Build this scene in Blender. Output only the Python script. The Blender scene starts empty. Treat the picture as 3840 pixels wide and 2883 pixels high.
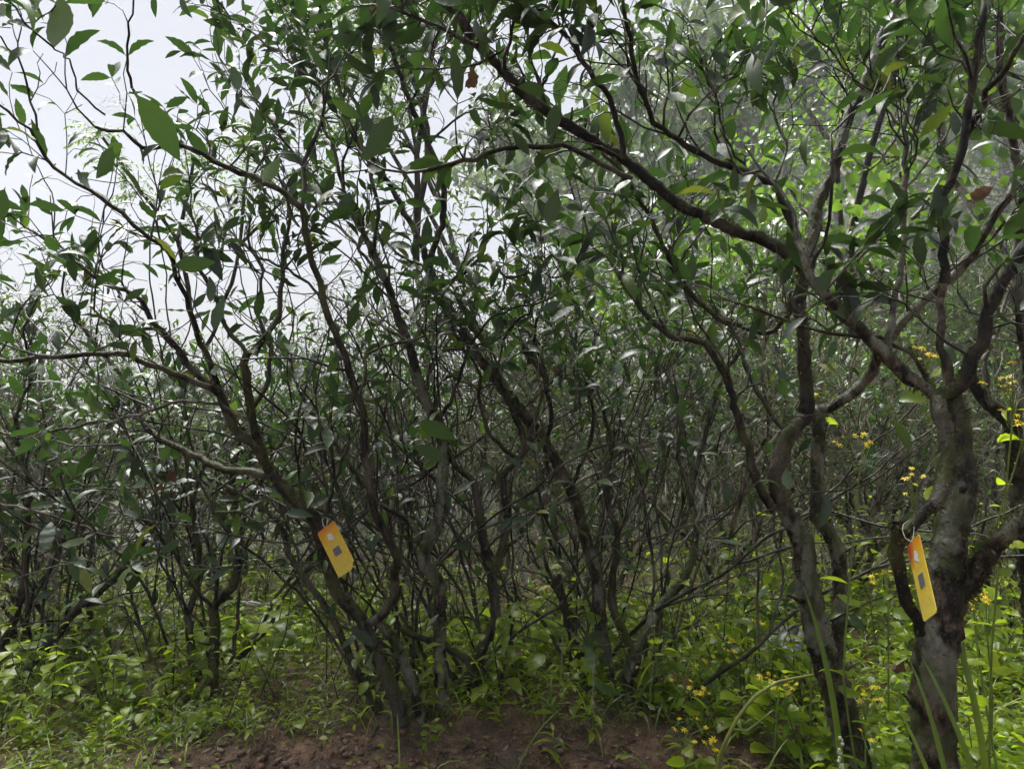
import bpy, math, random
import numpy as np
from mathutils import Matrix, Vector

# ------------------------------------------------------------------ camera, sky, sun, exposure
S = bpy.context.scene
COL = S.collection
CAM_Z = 1.1
FPX, CX, CY = 3840 * 25.0 / 36.0, 1920.0, 1441.5

cam = bpy.data.cameras.new("camera")
cam.lens, cam.sensor_width = 25.0, 36.0
cam.clip_start, cam.clip_end = 0.02, 2000
cam_o = bpy.data.objects.new("camera", cam)
COL.objects.link(cam_o)
cam_o.location = (0, 0, CAM_Z)
cam_o.rotation_euler = (math.radians(90), 0, 0)
S.camera = cam_o

SUN_EL, SUN_AZ = math.radians(64), math.radians(-35)      # azimuth from +Y towards +X
world = bpy.data.worlds.new("World")
S.world = world
world.use_nodes = True
nt = world.node_tree
nt.nodes.clear()
w_out = nt.nodes.new("ShaderNodeOutputWorld")
w_mix = nt.nodes.new("ShaderNodeMixShader")
w_sky = nt.nodes.new("ShaderNodeTexSky")
w_sky.sky_type = "NISHITA"
w_sky.sun_disc = False
w_sky.sun_elevation = SUN_EL
w_sky.sun_rotation = SUN_AZ
w_sky.dust_density = 4.0
w_b1 = nt.nodes.new("ShaderNodeBackground")
w_b1.inputs[1].default_value = 0.05
w_b2 = nt.nodes.new("ShaderNodeBackground")                # the even cloud deck of a rainy day
w_b2.inputs[0].default_value = (0.83, 0.84, 0.89, 1)
w_b2.inputs[1].default_value = 0.083
w_mix.inputs[0].default_value = 0.9
nt.links.new(w_sky.outputs[0], w_b1.inputs[0])
nt.links.new(w_b1.outputs[0], w_mix.inputs[1])
nt.links.new(w_b2.outputs[0], w_mix.inputs[2])
nt.links.new(w_mix.outputs[0], w_out.inputs[0])

sun = bpy.data.lights.new("sun", "SUN")
sun.energy, sun.angle, sun.color = 1.5, math.radians(42), (1.0, 0.98, 0.95)
sun_o = bpy.data.objects.new("sun", sun)
COL.objects.link(sun_o)
sd = Vector((math.sin(SUN_AZ) * math.cos(SUN_EL), math.cos(SUN_AZ) * math.cos(SUN_EL), math.sin(SUN_EL)))
sun_o.rotation_euler = sd.to_track_quat("Z", "Y").to_euler()
sun_o.location = (0, 0, 30)

S.view_settings.view_transform = "Standard"
S.view_settings.look = "None"
S.view_settings.exposure = 3.05
S.view_settings.gamma = 1.0
S.render.engine = "CYCLES"
S.cycles.use_denoising = True
S.cycles.max_bounces = 4
S.cycles.diffuse_bounces = 2
S.cycles.glossy_bounces = 1
S.cycles.transmission_bounces = 2
S.cycles.transparent_max_bounces = 4
S.cycles.volume_bounces = 0
S.cycles.use_adaptive_sampling = True
S.cycles.adaptive_threshold = 0.025
S.cycles.caustics_reflective = False
S.cycles.caustics_refractive = False

# ------------------------------------------------------------------ helpers
UP = np.array([0.0, 0.0, 1.0])


def P(x, y, d):
    """a point of the place that lies in the direction of photo pixel (x, y) at depth d metres"""
    return np.array([(x - CX) / FPX * d, d, CAM_Z - (y - CY) / FPX * d])


def unit(v):
    v = np.asarray(v, float)
    return v / (np.linalg.norm(v, axis=-1, keepdims=True) + 1e-12)


_h = np.random.RandomState(5)
_lat = _h.rand(64, 64)


def vnoise(x, y):
    """smooth value noise in the plane, 0..1"""
    x, y = np.asarray(x, float), np.asarray(y, float)
    xi, yi = np.floor(x).astype(int), np.floor(y).astype(int)
    fx, fy = x - xi, y - yi
    fx, fy = fx * fx * (3 - 2 * fx), fy * fy * (3 - 2 * fy)
    g = lambda a, b: _lat[a % 64, b % 64]
    return (g(xi, yi) * (1 - fx) + g(xi + 1, yi) * fx) * (1 - fy) + (g(xi, yi + 1) * (1 - fx) + g(xi + 1, yi + 1) * fx) * fy


def sstep(a, b, x):
    t = np.clip((np.asarray(x, float) - a) / (b - a), 0, 1)
    return t * t * (3 - 2 * t)


def terrain(x, y):
    x, y = np.asarray(x, float), np.asarray(y, float)
    near = 1 - sstep(6, 12, np.hypot(x, y))
    z = near * (0.07 * (vnoise(x * 1.3 + 3, y * 1.3) - 0.5) + 0.035 * (vnoise(x * 5, y * 5) - 0.5) + 0.016 * (vnoise(x * 17, y * 17) - 0.5))
    z = z + 0.05 * np.exp(-((y - 2.55) / 0.35) ** 2) * np.exp(-((x - 0.1) / 1.6) ** 2) - 0.02
    z = z - 0.12 * np.maximum(0, y - 4.0) * (1 - sstep(-3.0, 1.5, x - 0.04 * y)) * (1 - 0.5 * sstep(15, 60, y))
    bank = np.maximum(0, x - 2.3 + 0.05 * y)
    z = z + 0.34 * bank * sstep(0, 5, bank) * (1 - sstep(14, 40, bank) * 0.75)
    # the wooded hill behind
    hx = x - 0.02 * y
    z = z + 33.0 * sstep(27, 120, y) * sstep(-19, 50, hx)
    z = z + 1.2 * (vnoise(x * 0.11, y * 0.11) - 0.5) * sstep(8, 25, np.hypot(x, y))
    return z


def prop(o, label=None, category=None, group=None, kind=None):
    if label: o["label"] = label
    if category: o["category"] = category
    if group: o["group"] = group
    if kind: o["kind"] = kind
    return o


def make_mesh(name, verts, quads, mat, uv=None, rnd=None, smooth=True):
    verts = np.asarray(verts, np.float32).reshape(-1, 3)
    quads = np.asarray(quads, np.int32).reshape(-1, 4)
    me = bpy.data.meshes.new(name)
    me.vertices.add(len(verts))
    me.vertices.foreach_set("co", verts.ravel())
    me.loops.add(len(quads) * 4)
    me.loops.foreach_set("vertex_index", quads.ravel())
    me.polygons.add(len(quads))
    me.polygons.foreach_set("loop_start", np.arange(0, len(quads) * 4, 4, dtype=np.int32))
    if uv is not None:
        l = me.uv_layers.new(name="UVMap")
        l.data.foreach_set("uv", np.asarray(uv, np.float32)[quads.ravel()].ravel())
    if rnd is not None:
        a = me.attributes.new("rnd", "FLOAT", "POINT")
        a.data.foreach_set("value", np.asarray(rnd, np.float32))
    me.update(calc_edges=True)
    if smooth:
        me.polygons.foreach_set("use_smooth", np.ones(len(quads), bool))
    if mat is not None:
        me.materials.append(mat)
    me.validate()
    return me


def obj(name, me, parent=None, loc=None, kind=None):
    o = bpy.data.objects.new(name, me)
    COL.objects.link(o)
    if parent is not None: o.parent = parent
    if loc is not None: o.location = loc
    if kind: o["kind"] = kind
    return o


def empty(name, loc):
    o = bpy.data.objects.new(name, None)
    o.empty_display_size = 0.1
    COL.objects.link(o)
    o.location = loc
    return o


def smooth_path(pts, step=0.05, crook=0.0, rng=None):
    """Catmull-Rom through pts (n, k), resampled, with a little crookedness in the first three columns"""
    pts = np.asarray(pts, float)
    if len(pts) < 3:
        pts = np.vstack([pts[0], (pts[0] + pts[-1]) / 2, pts[-1]])
    p = np.vstack([2 * pts[0] - pts[1], pts, 2 * pts[-1] - pts[-2]])
    out = []
    for i in range(1, len(p) - 2):
        L = np.linalg.norm(p[i + 1][:3] - p[i][:3])
        n = max(1, int(round(L / step)))
        t = np.linspace(0, 1, n, endpoint=False)[:, None]
        a, b, c, d = p[i - 1], p[i], p[i + 1], p[i + 2]
        out.append(0.5 * (0.5 * (2 * b + (c - a) * t + (2 * a - 5 * b + 4 * c - d) * t ** 2 + (3 * b - 3 * c + d - a) * t ** 3)) + 0.5 * (b + (c - b) * t))
    out.append(p[-2][None])
    q = np.vstack(out)
    if crook and rng is not None and len(q) > 3:
        j = rng.normal(0, crook, (len(q), 3))
        j[0] = j[-1] = 0
        q[:, :3] += j
    return q


def tube(path, rad, sides=6, rough=0.0, rng=None, cap=True):
    path = np.asarray(path, float)
    n = len(path)
    rad = np.broadcast_to(np.asarray(rad, float), (n,))
    t = unit(np.gradient(path, axis=0))
    ref = np.array([1.0, 0, 0]) if abs(t[0][0]) < 0.8 else np.array([0, 1.0, 0])
    u = unit(np.cross(t[0], ref))
    us = [u]
    for i in range(1, n):
        u = us[-1] - t[i] * np.dot(us[-1], t[i])
        us.append(unit(u))
    us = np.array(us)
    vs = np.cross(t, us)
    a = np.linspace(0, 2 * np.pi, sides, endpoint=False)
    r = rad[:, None] * np.ones((n, sides))
    if rough and rng is not None:
        r = r * (1 + rng.normal(0, rough, (n, sides)) + rng.normal(0, rough * 0.7, (n, 1)))
    v = path[:, None, :] + r[:, :, None] * (np.cos(a)[None, :, None] * us[:, None, :] + np.sin(a)[None, :, None] * vs[:, None, :])
    v = v.reshape(-1, 3)
    i = np.arange(n - 1)[:, None] * sides
    k = np.arange(sides)[None, :]
    k2 = (k + 1) % sides
    q = np.stack([i + k, i + k2, i + sides + k2, i + sides + k], -1).reshape(-1, 4)
    if cap and sides % 2 == 0:
        e = (n - 1) * sides
        c = [[e + j, e + j + 1, e + sides - 2 - j, e + sides - 1 - j] for j in range(sides // 2 - 1)]
        q = np.vstack([q, np.array(c)])
    return v, q


def join(parts):
    vs, qs, off = [], [], 0
    for v, q in parts:
        vs.append(v)
        qs.append(q + off)
        off += len(v)
    return np.vstack(vs), np.vstack(qs)


# ------------------------------------------------------------------ leaf shapes
def leaf_shape(nseg, width=0.36, fold=0.25, arch=0.35, serr=0.0, petiole=0.07, curl=0.0, power=0.85, peak=0.95, wave=0.0):
    """blade along +x, length 1, upper face +z; three vertices across"""
    t = np.linspace(0, 1, nseg + 1)
    x, w = [], []
    for i, s in enumerate(t):
        if s < petiole * 0.99:
            x.append(s); w.append(0.012)
        else:
            b = (s - petiole) / (1 - petiole)
            ww = math.sin(math.pi * min(1, max(0, b)) ** peak) ** power * (1 - 0.25 * b * b)
            ww = max(ww, 0.03 if b < 0.5 else 0.0)
            if serr: ww *= 1 + (serr if i % 2 else -serr)
            x.append(s); w.append(ww)
    x, w = np.array(x), np.array(w) * width / 2
    ang = arch * x ** 1.3
    dx = np.concatenate([[0], np.diff(x)])
    cx = np.cumsum(dx * np.cos(ang))
    cz = -np.cumsum(dx * np.sin(ang))
    v, uv = [], []
    for i in range(nseg + 1):
        for j, s in enumerate((-1, 0, 1)):
            zz = abs(s) * w[i] * fold + wave * math.sin(i * 2.1 + s) * w[i]
            v.append((cx[i] + zz * math.sin(ang[i]), s * w[i], cz[i] + zz * math.cos(ang[i])))
            uv.append((x[i], 0.5 + 0.5 * s))
    q = []
    for i in range(nseg):
        for j in range(2):
            a = i * 3 + j
            q.append((a, a + 3, a + 4, a + 1))
    return np.array(v), np.array(q), np.array(uv)


def frames(d, n):
    """rotation matrices with columns (along, across, normal)"""
    d = unit(d)
    y = unit(np.cross(n, d))
    z = np.cross(d, y)
    return np.stack([d, y, z], -1)


def bake(shapes, pos, d, n, size, rng, which=None):
    """all leaves of one mass joined: verts, quads, uv, rnd"""
    pos, d, n, size = map(np.asarray, (pos, d, n, size))
    N = len(pos)
    R = frames(d, n)
    if which is None: which = rng.randint(0, len(shapes), N)
    V, Q, U, A = [], [], [], []
    off = 0
    r = rng.rand(N)
    for k, (sv, sq, su) in enumerate(shapes):
        idx = np.nonzero(which == k)[0]
        if len(idx) == 0: continue
        v = np.einsum("nij,vj->nvi", R[idx], sv) * size[idx][:, None, None] + pos[idx][:, None, :]
        m = len(sv)
        q = sq[None] + (np.arange(len(idx)) * m)[:, None, None] + off
        V.append(v.reshape(-1, 3)); Q.append(q.reshape(-1, 4)); U.append(np.tile(su, (len(idx), 1)))
        A.append(np.repeat(r[idx], m))
        off += len(idx) * m
    return np.vstack(V), np.vstack(Q), np.vstack(U), np.concatenate(A)


TEA_HI = [leaf_shape(12, 0.34, 0.28, 0.5, 0.05), leaf_shape(12, 0.30, 0.35, 1.0, 0.05), leaf_shape(12, 0.37, 0.18, 0.25, 0.05, wave=0.10),
          leaf_shape(12, 0.33, 0.55, 0.7, 0.04, wave=0.14), leaf_shape(12, 0.28, 0.4, 1.4, 0.05), leaf_shape(12, 0.35, 0.22, -0.25, 0.05, wave=0.12)]
TEA_LO = [leaf_shape(5, 0.34, 0.28, 0.5), leaf_shape(5, 0.30, 0.4, 1.1), leaf_shape(5, 0.36, 0.18, 0.2)]
TINY = [leaf_shape(3, 0.42, 0.2, 0.4, petiole=0.0)]
LEAFLET = [leaf_shape(3, 0.36, 0.15, 0.3, petiole=0.0)]
LANCE_HI = [leaf_shape(10, 0.26, 0.3, 1.0, 0.02), leaf_shape(10, 0.22, 0.35, 1.5, 0.02), leaf_shape(10, 0.28, 0.25, 0.6, 0.02)]
LANCE_LO = [leaf_shape(5, 0.27, 0.3, 1.0), leaf_shape(5, 0.22, 0.35, 1.5)]
BROAD_HI = [leaf_shape(10, 0.75, 0.22, 0.6, 0.07, petiole=0.15, power=0.6, peak=0.75), leaf_shape(10, 0.66, 0.3, 0.9, 0.07, petiole=0.18, power=0.6, peak=0.8),
            leaf_shape(10, 0.85, 0.15, 0.4, 0.09, petiole=0.2, power=0.5, peak=0.8, wave=0.1)]
BROAD_LO = [leaf_shape(5, 0.75, 0.22, 0.7, petiole=0.15, power=0.6, peak=0.8), leaf_shape(5, 0.6, 0.3, 0.9, petiole=0.15, power=0.7, peak=0.8)]
BLADE = [leaf_shape(6, 0.035, 0.4, 1.5, petiole=0.0, power=0.5, peak=0.8), leaf_shape(6, 0.042, 0.4, 2.2, petiole=0.0, power=0.5, peak=0.8), leaf_shape(6, 0.03, 0.4, 0.7, petiole=0.0, power=0.5, peak=0.8)]


# ------------------------------------------------------------------ materials
def new_mat(name):
    m = bpy.data.materials.new(name)
    m.use_nodes = True
    t = m.node_tree
    t.nodes.clear()
    return m, t, t.nodes.new("ShaderNodeOutputMaterial")


def N(t, kind, **kw):
    n = t.nodes.new("ShaderNode" + kind)
    for k, v in kw.items():
        setattr(n, k, v)
    return n


def ramp(t, stops):
    r = N(t, "ValToRGB")
    e = r.color_ramp.elements
    while len(e) < len(stops): e.new(0.5)
    for k, (p, c) in enumerate(stops):
        e[k].position = p
        e[k].color = (*c, 1)
    return r


def mixc(t, fac, a, b, mode="MIX"):
    m = N(t, "MixRGB", blend_type=mode)
    for i, x in enumerate((fac, a, b)):
        if hasattr(x, "default_value") or hasattr(x, "is_linked"): t.links.new(x, m.inputs[i])
        elif i == 0: m.inputs[0].default_value = x
        else: m.inputs[i].default_value = (*x, 1)
    return m.outputs[0]


def math_n(t, op, a, b=None, clamp=False):
    m = N(t, "Math", operation=op, use_clamp=clamp)
    for i, x in enumerate((a, b)):
        if x is None: continue
        if hasattr(x, "is_linked"): t.links.new(x, m.inputs[i])
        else: m.inputs[i].default_value = x
    return m.outputs[0]


def leaf_mat(name, stops, under, trans, fac=0.32, rough=0.32, coat=0.25, vein=0.35):
    m, t, out = new_mat(name)
    at = N(t, "Attribute", attribute_name="rnd")
    oi = N(t, "ObjectInfo")
    r = math_n(t, "FRACT", math_n(t, "ADD", at.outputs["Fac"], oi.outputs["Random"]))
    col = ramp(t, stops)
    t.links.new(r, col.inputs[0])
    noise = N(t, "TexNoise")
    noise.inputs["Scale"].default_value = 40
    noise.inputs["Detail"].default_value = 1
    geo = N(t, "NewGeometry")
    t.links.new(geo.outputs["Position"], noise.inputs["Vector"])
    nr = ramp(t, [(0.35, (0.78, 0.78, 0.78)), (0.7, (1.12, 1.12, 1.05))])
    t.links.new(noise.outputs["Fac"], nr.inputs[0])
    c = mixc(t, 1.0, col.outputs[0], nr.outputs[0], "MULTIPLY")
    # veins from the leaf's own coordinates
    uv = N(t, "UVMap")
    sep = N(t, "SeparateXYZ")
    t.links.new(uv.outputs[0], sep.inputs[0])
    av = math_n(t, "ABSOLUTE", math_n(t, "SUBTRACT", sep.outputs[1], 0.5))
    mid = math_n(t, "LESS_THAN", av, 0.035)
    side = math_n(t, "SINE", math_n(t, "MULTIPLY", math_n(t, "SUBTRACT", sep.outputs[0], math_n(t, "MULTIPLY", av, 0.35)), 75.0))
    side = math_n(t, "GREATER_THAN", side, 0.9)
    v = math_n(t, "MAXIMUM", mid, math_n(t, "MULTIPLY", side, 0.35))
    light = mixc(t, 1.0, c, (1.9, 1.8, 1.5), "MULTIPLY")
    c = mixc(t, math_n(t, "MULTIPLY", v, vein), c, light)
    und = mixc(t, 0.55, c, under)
    base = mixc(t, geo.outputs["Backfacing"], c, und)
    p = N(t, "BsdfPrincipled")
    t.links.new(base, p.inputs["Base Color"])
    rr = N(t, "MapRange")
    t.links.new(geo.outputs["Backfacing"], rr.inputs[0])
    rr.inputs[3].default_value, rr.inputs[4].default_value = rough, 0.6
    t.links.new(rr.outputs[0], p.inputs["Roughness"])
    cw = math_n(t, "MULTIPLY", math_n(t, "SUBTRACT", 1.0, geo.outputs["Backfacing"]), coat)
    t.links.new(cw, p.inputs["Coat Weight"])
    p.inputs["Coat Roughness"].default_value = 0.22
    bump = N(t, "Bump")
    bump.inputs["Strength"].default_value = 0.25
    bump.inputs["Distance"].default_value = 0.002
    t.links.new(math_n(t, "ADD", noise.outputs["Fac"], math_n(t, "MULTIPLY", v, -0.6)), bump.inputs["Height"])
    t.links.new(bump.outputs[0], p.inputs["Normal"])
    tr = N(t, "BsdfTranslucent")
    tc = mixc(t, 0.6, trans, mixc(t, 1.0, col.outputs[0], (3, 3, 3), "MULTIPLY"))
    t.links.new(tc, tr.inputs[0])
    mx = N(t, "MixShader")
    mx.inputs[0].default_value = fac
    t.links.new(p.outputs[0], mx.inputs[1])
    t.links.new(tr.outputs[0], mx.inputs[2])
    t.links.new(mx.outputs[0], out.inputs[0])
    return m


def bark_mat(name, dark, mid, lichen, moss, lich_amt=0.5, moss_amt=0.5, rough=0.55, scale=1.0):
    m, t, out = new_mat(name)
    geo = N(t, "NewGeometry")
    mp = N(t, "Mapping")
    mp.inputs["Scale"].default_value = (1, 1, 0.55)
    t.links.new(geo.outputs["Position"], mp.inputs[0])

    def noise(s, d=4, rg=0.55):
        n = N(t, "TexNoise")
        n.inputs["Scale"].default_value = s * scale
        n.inputs["Detail"].default_value = d
        n.inputs["Roughness"].default_value = rg
        t.links.new(mp.outputs[0], n.inputs["Vector"])
        return n.outputs["Fac"]
    f1, f2, f3, f4 = noise(18), noise(9), noise(70), noise(13, 2)
    r1 = ramp(t, [(0.45, dark), (0.56, mid)])
    t.links.new(f1, r1.inputs[0])
    c = r1.outputs[0]
    rl = ramp(t, [(0.56 - 0.12 * lich_amt, (0, 0, 0)), (0.60 - 0.08 * lich_amt, (1, 1, 1))])
    t.links.new(f2, rl.inputs[0])
    rf = ramp(t, [(0.35, (0.55, 0.55, 0.55)), (0.6, (1, 1, 1))])
    t.links.new(f3, rf.inputs[0])
    fine = ramp(t, [(0.36, (0.35, 0.35, 0.35)), (0.5, (0.9, 0.9, 0.9)), (0.66, (1.7, 1.65, 1.55))])
    t.links.new(noise(110, 3, 0.7), fine.inputs[0])
    c = mixc(t, 1.0, c, fine.outputs[0], "MULTIPLY")
    lf = math_n(t, "MULTIPLY", math_n(t, "MULTIPLY", rl.outputs[0], lich_amt), rf.outputs[0])
    c = mixc(t, lf, c, lichen)
    vo = N(t, "TexVoronoi")
    vo.inputs["Scale"].default_value = 55 * scale
    t.links.new(geo.outputs["Position"], vo.inputs["Vector"])
    spot = ramp(t, [(0.16, (1, 1, 1)), (0.24, (0, 0, 0))])
    t.links.new(vo.outputs["Distance"], spot.inputs[0])
    c = mixc(t, math_n(t, "MULTIPLY", math_n(t, "MULTIPLY", spot.outputs[0], f4), lich_amt * 0.7), c, lichen)
    sep = N(t, "SeparateXYZ")
    t.links.new(geo.outputs["Normal"], sep.inputs[0])
    up = math_n(t, "ADD", math_n(t, "MULTIPLY", sep.outputs[2], 0.25), f4)
    rm = ramp(t, [(0.50, (0, 0, 0)), (0.66, (1, 1, 1))])
    t.links.new(up, rm.inputs[0])
    c = mixc(t, math_n(t, "MULTIPLY", rm.outputs[0], moss_amt), c, moss)
    p = N(t, "BsdfPrincipled")
    t.links.new(c, p.inputs["Base Color"])
    p.inputs["Roughness"].default_value = rough
    p.inputs["Specular IOR Level"].default_value = 0.28
    bump = N(t, "Bump")
    bump.inputs["Strength"].default_value = 1.0
    bump.inputs["Distance"].default_value = 0.012
    t.links.new(math_n(t, "ADD", math_n(t, "MULTIPLY", f3, 0.6), f1), bump.inputs["Height"])
    t.links.new(bump.outputs[0], p.inputs["Normal"])
    t.links.new(p.outputs[0], out.inputs[0])
    return m


def plain_mat(name, col, rough=0.5, var=0.15, scale=30.0, trans=0.0, emit=None):
    m, t, out = new_mat(name)
    n = N(t, "TexNoise")
    n.inputs["Scale"].default_value = scale
    geo = N(t, "NewGeometry")
    t.links.new(geo.outputs["Position"], n.inputs["Vector"])
    r = ramp(t, [(0.3, tuple(c * (1 - var) for c in col)), (0.7, tuple(min(1, c * (1 + var)) for c in col))])
    t.links.new(n.outputs["Fac"], r.inputs[0])
    p = N(t, "BsdfPrincipled")
    t.links.new(r.outputs[0], p.inputs["Base Color"])
    p.inputs["Roughness"].default_value = rough
    sh = p.outputs[0]
    if trans:
        tr = N(t, "BsdfTranslucent")
        tr.inputs[0].default_value = (*[min(1, c * 1.4) for c in col], 1)
        mx = N(t, "MixShader")
        mx.inputs[0].default_value = trans
        t.links.new(sh, mx.inputs[1]); t.links.new(tr.outputs[0], mx.inputs[2])
        sh = mx.outputs[0]
    t.links.new(sh, out.inputs[0])
    return m


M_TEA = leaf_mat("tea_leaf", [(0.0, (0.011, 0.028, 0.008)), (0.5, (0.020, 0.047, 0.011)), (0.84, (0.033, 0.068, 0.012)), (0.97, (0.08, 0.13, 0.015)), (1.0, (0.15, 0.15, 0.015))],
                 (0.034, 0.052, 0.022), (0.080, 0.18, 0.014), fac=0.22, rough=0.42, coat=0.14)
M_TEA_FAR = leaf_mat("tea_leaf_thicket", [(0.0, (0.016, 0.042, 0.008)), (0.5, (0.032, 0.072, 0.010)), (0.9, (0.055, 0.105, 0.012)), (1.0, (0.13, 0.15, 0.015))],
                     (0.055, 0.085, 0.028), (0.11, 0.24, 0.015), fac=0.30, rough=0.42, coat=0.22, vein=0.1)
M_PINN = leaf_mat("pinnate_leaf", [(0.0, (0.05, 0.095, 0.02)), (1.0, (0.09, 0.14, 0.025))], (0.08, 0.12, 0.04), (0.22, 0.36, 0.04), fac=0.42, vein=0.0)
M_BRIGHT = leaf_mat("bright_leaf", [(0.0, (0.035, 0.08, 0.012)), (0.6, (0.062, 0.13, 0.014)), (1.0, (0.12, 0.19, 0.018))], (0.09, 0.14, 0.03), (0.22, 0.38, 0.02), fac=0.38, vein=0.2)
M_WOOD_FAR = leaf_mat("hill_leaf", [(0.0, (0.05, 0.085, 0.03)), (0.7, (0.08, 0.12, 0.04)), (1.0, (0.12, 0.16, 0.05))], (0.09, 0.11, 0.05), (0.15, 0.24, 0.05), fac=0.3, vein=0.0)
M_WEED = leaf_mat("weed_leaf", [(0.0, (0.075, 0.125, 0.010)), (0.45, (0.145, 0.22, 0.012)), (1.0, (0.26, 0.33, 0.016))], (0.15, 0.22, 0.03), (0.46, 0.62, 0.015), fac=0.52, rough=0.35, coat=0.3, vein=0.3)
M_GRASS = leaf_mat("grass_leaf", [(0.0, (0.06, 0.12, 0.012)), (0.6, (0.11, 0.19, 0.015)), (0.93, (0.18, 0.25, 0.02)), (1.0, (0.22, 0.18, 0.06))], (0.12, 0.18, 0.03), (0.32, 0.48, 0.02), fac=0.38, vein=0.1)
M_DEAD = leaf_mat("dead_leaf", [(0.0, (0.028, 0.015, 0.009)), (0.6, (0.06, 0.032, 0.016)), (1.0, (0.14, 0.08, 0.04))], (0.06, 0.036, 0.02), (0.07, 0.03, 0.012), fac=0.12, rough=0.5, coat=0.1)
M_YLEAF = leaf_mat("yellow_leaf", [(0.0, (0.22, 0.22, 0.015)), (1.0, (0.35, 0.28, 0.02))], (0.22, 0.22, 0.03), (0.5, 0.45, 0.02), fac=0.4)

B_DARK = bark_mat("bark_dark_wet", (0.005, 0.004, 0.003), (0.032, 0.023, 0.015), (0.20, 0.19, 0.15), (0.05, 0.058, 0.008), 0.30, 0.7)
B_PALE = bark_mat("bark_pale", (0.028, 0.023, 0.017), (0.13, 0.10, 0.075), (0.30, 0.29, 0.24), (0.04, 0.05, 0.012), 0.6, 0.55)
B_LICHEN = bark_mat("bark_lichen", (0.008, 0.006, 0.0045), (0.085, 0.062, 0.042), (0.20, 0.215, 0.165), (0.036, 0.046, 0.007), 0.68, 0.8, scale=1.5)
B_TWIG = bark_mat("bark_twig", (0.010, 0.008, 0.006), (0.045, 0.036, 0.026), (0.20, 0.19, 0.16), (0.04, 0.045, 0.012), 0.35, 0.3, rough=0.42)
B_THICK = bark_mat("bark_thicket", (0.035, 0.029, 0.021), (0.19, 0.155, 0.115), (0.36, 0.34, 0.28), (0.05, 0.06, 0.015), 0.55, 0.3, rough=0.42)
M_MOSS = plain_mat("moss", (0.060, 0.066, 0.012), 0.9, 0.5, 60, trans=0.2)
M_STEM = plain_mat("green_stem", (0.13, 0.19, 0.035), 0.45, 0.25, 25)
M_STALK = plain_mat("arching_stalk", (0.20, 0.22, 0.045), 0.45, 0.2, 18)
M_PETAL = plain_mat("yellow_petal", (0.76, 0.60, 0.012), 0.5, 0.2, 80, trans=0.25)
M_DISC = plain_mat("flower_disc", (0.66, 0.42, 0.01), 0.7, 0.2, 80)

# ------------------------------------------------------------------ ground and hill, one sheet
def build_ground():
    n = 260
    s = np.linspace(-1, 1, n)
    xs = 150 * np.sinh(s * 4.6) / np.sinh(4.6)
    s2 = np.linspace(0, 1, n)
    ys = -12 + (np.interp(s2, [0, 0.06, 0.5, 0.72, 1.0], [0, 12, 18, 36, 215]))
    X, Y = np.meshgrid(xs, ys)
    Z = terrain(X, Y)
    v = np.stack([X, Y, Z], -1).reshape(-1, 3)
    i = np.arange(n - 1)[:, None] * n + np.arange(n - 1)[None, :]
    q = np.stack([i, i + 1, i + n + 1, i + n], -1).reshape(-1, 4)
    m, t, out = new_mat("soil_and_turf")
    geo = N(t, "NewGeometry")

    def noise(sc, d=5):
        k = N(t, "TexNoise")
        k.inputs["Scale"].default_value = sc
        k.inputs["Detail"].default_value = d
        t.links.new(geo.outputs["Position"], k.inputs["Vector"])
        return k.outputs["Fac"]
    r1 = ramp(t, [(0.3, (0.05, 0.028, 0.017)), (0.52, (0.14, 0.080, 0.048)), (0.72, (0.27, 0.17, 0.11))])
    t.links.new(noise(26, 8), r1.inputs[0])
    r2 = ramp(t, [(0.35, (0.55, 0.52, 0.5)), (0.65, (1.1, 1.05, 1.0))])
    t.links.new(noise(4), r2.inputs[0])
    soil = mixc(t, 1.0, r1.outputs[0], r2.outputs[0], "MULTIPLY")
    g = ramp(t, [(0.3, (0.022, 0.026, 0.009)), (0.7, (0.060, 0.070, 0.020))])
    t.links.new(noise(9), g.inputs[0])
    sep = N(t, "SeparateXYZ")
    t.links.new(geo.outputs["Position"], sep.inputs[0])
    far = N(t, "MapRange", interpolation_type="SMOOTHSTEP")
    far.inputs[1].default_value, far.inputs[2].default_value = 2.5, 7.0
    t.links.new(sep.outputs[1], far.inputs[0])
    nf = ramp(t, [(0.48, (0, 0, 0)), (0.62, (1, 1, 1))])
    t.links.new(noise(2.3), nf.inputs[0])
    fac = math_n(t, "MAXIMUM", far.outputs[0], math_n(t, "MULTIPLY", nf.outputs[0], 0.45))
    c = mixc(t, fac, soil, g.outputs[0])
    p = N(t, "BsdfPrincipled")
    t.links.new(c, p.inputs["Base Color"])
    p.inputs["Roughness"].default_value = 0.65
    b = N(t, "Bump")
    b.inputs["Strength"].default_value = 1.0
    b.inputs["Distance"].default_value = 0.02
    t.links.new(math_n(t, "ADD", noise(45, 6), noise(150, 3)), b.inputs["Height"])
    t.links.new(b.outputs[0], p.inputs["Normal"])
    t.links.new(p.outputs[0], out.inputs[0])
    me = make_mesh("ground", v, q, m)
    prop(obj("ground", me), "red-brown soil and turf rising into the wooded hill", None, None, "structure")


build_ground()


# ------------------------------------------------------------------ growing twigs and leaves
class Leaves:
    def __init__(self):
        self.p, self.d, self.n, self.s = [], [], [], []

    def add(self, p, d, n, s):
        self.p.append(p); self.d.append(d); self.n.append(n); self.s.append(s)

    def arrays(self):
        return tuple(np.array(a) for a in (self.p, self.d, self.n, self.s))


LEAF = 1.0


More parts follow.
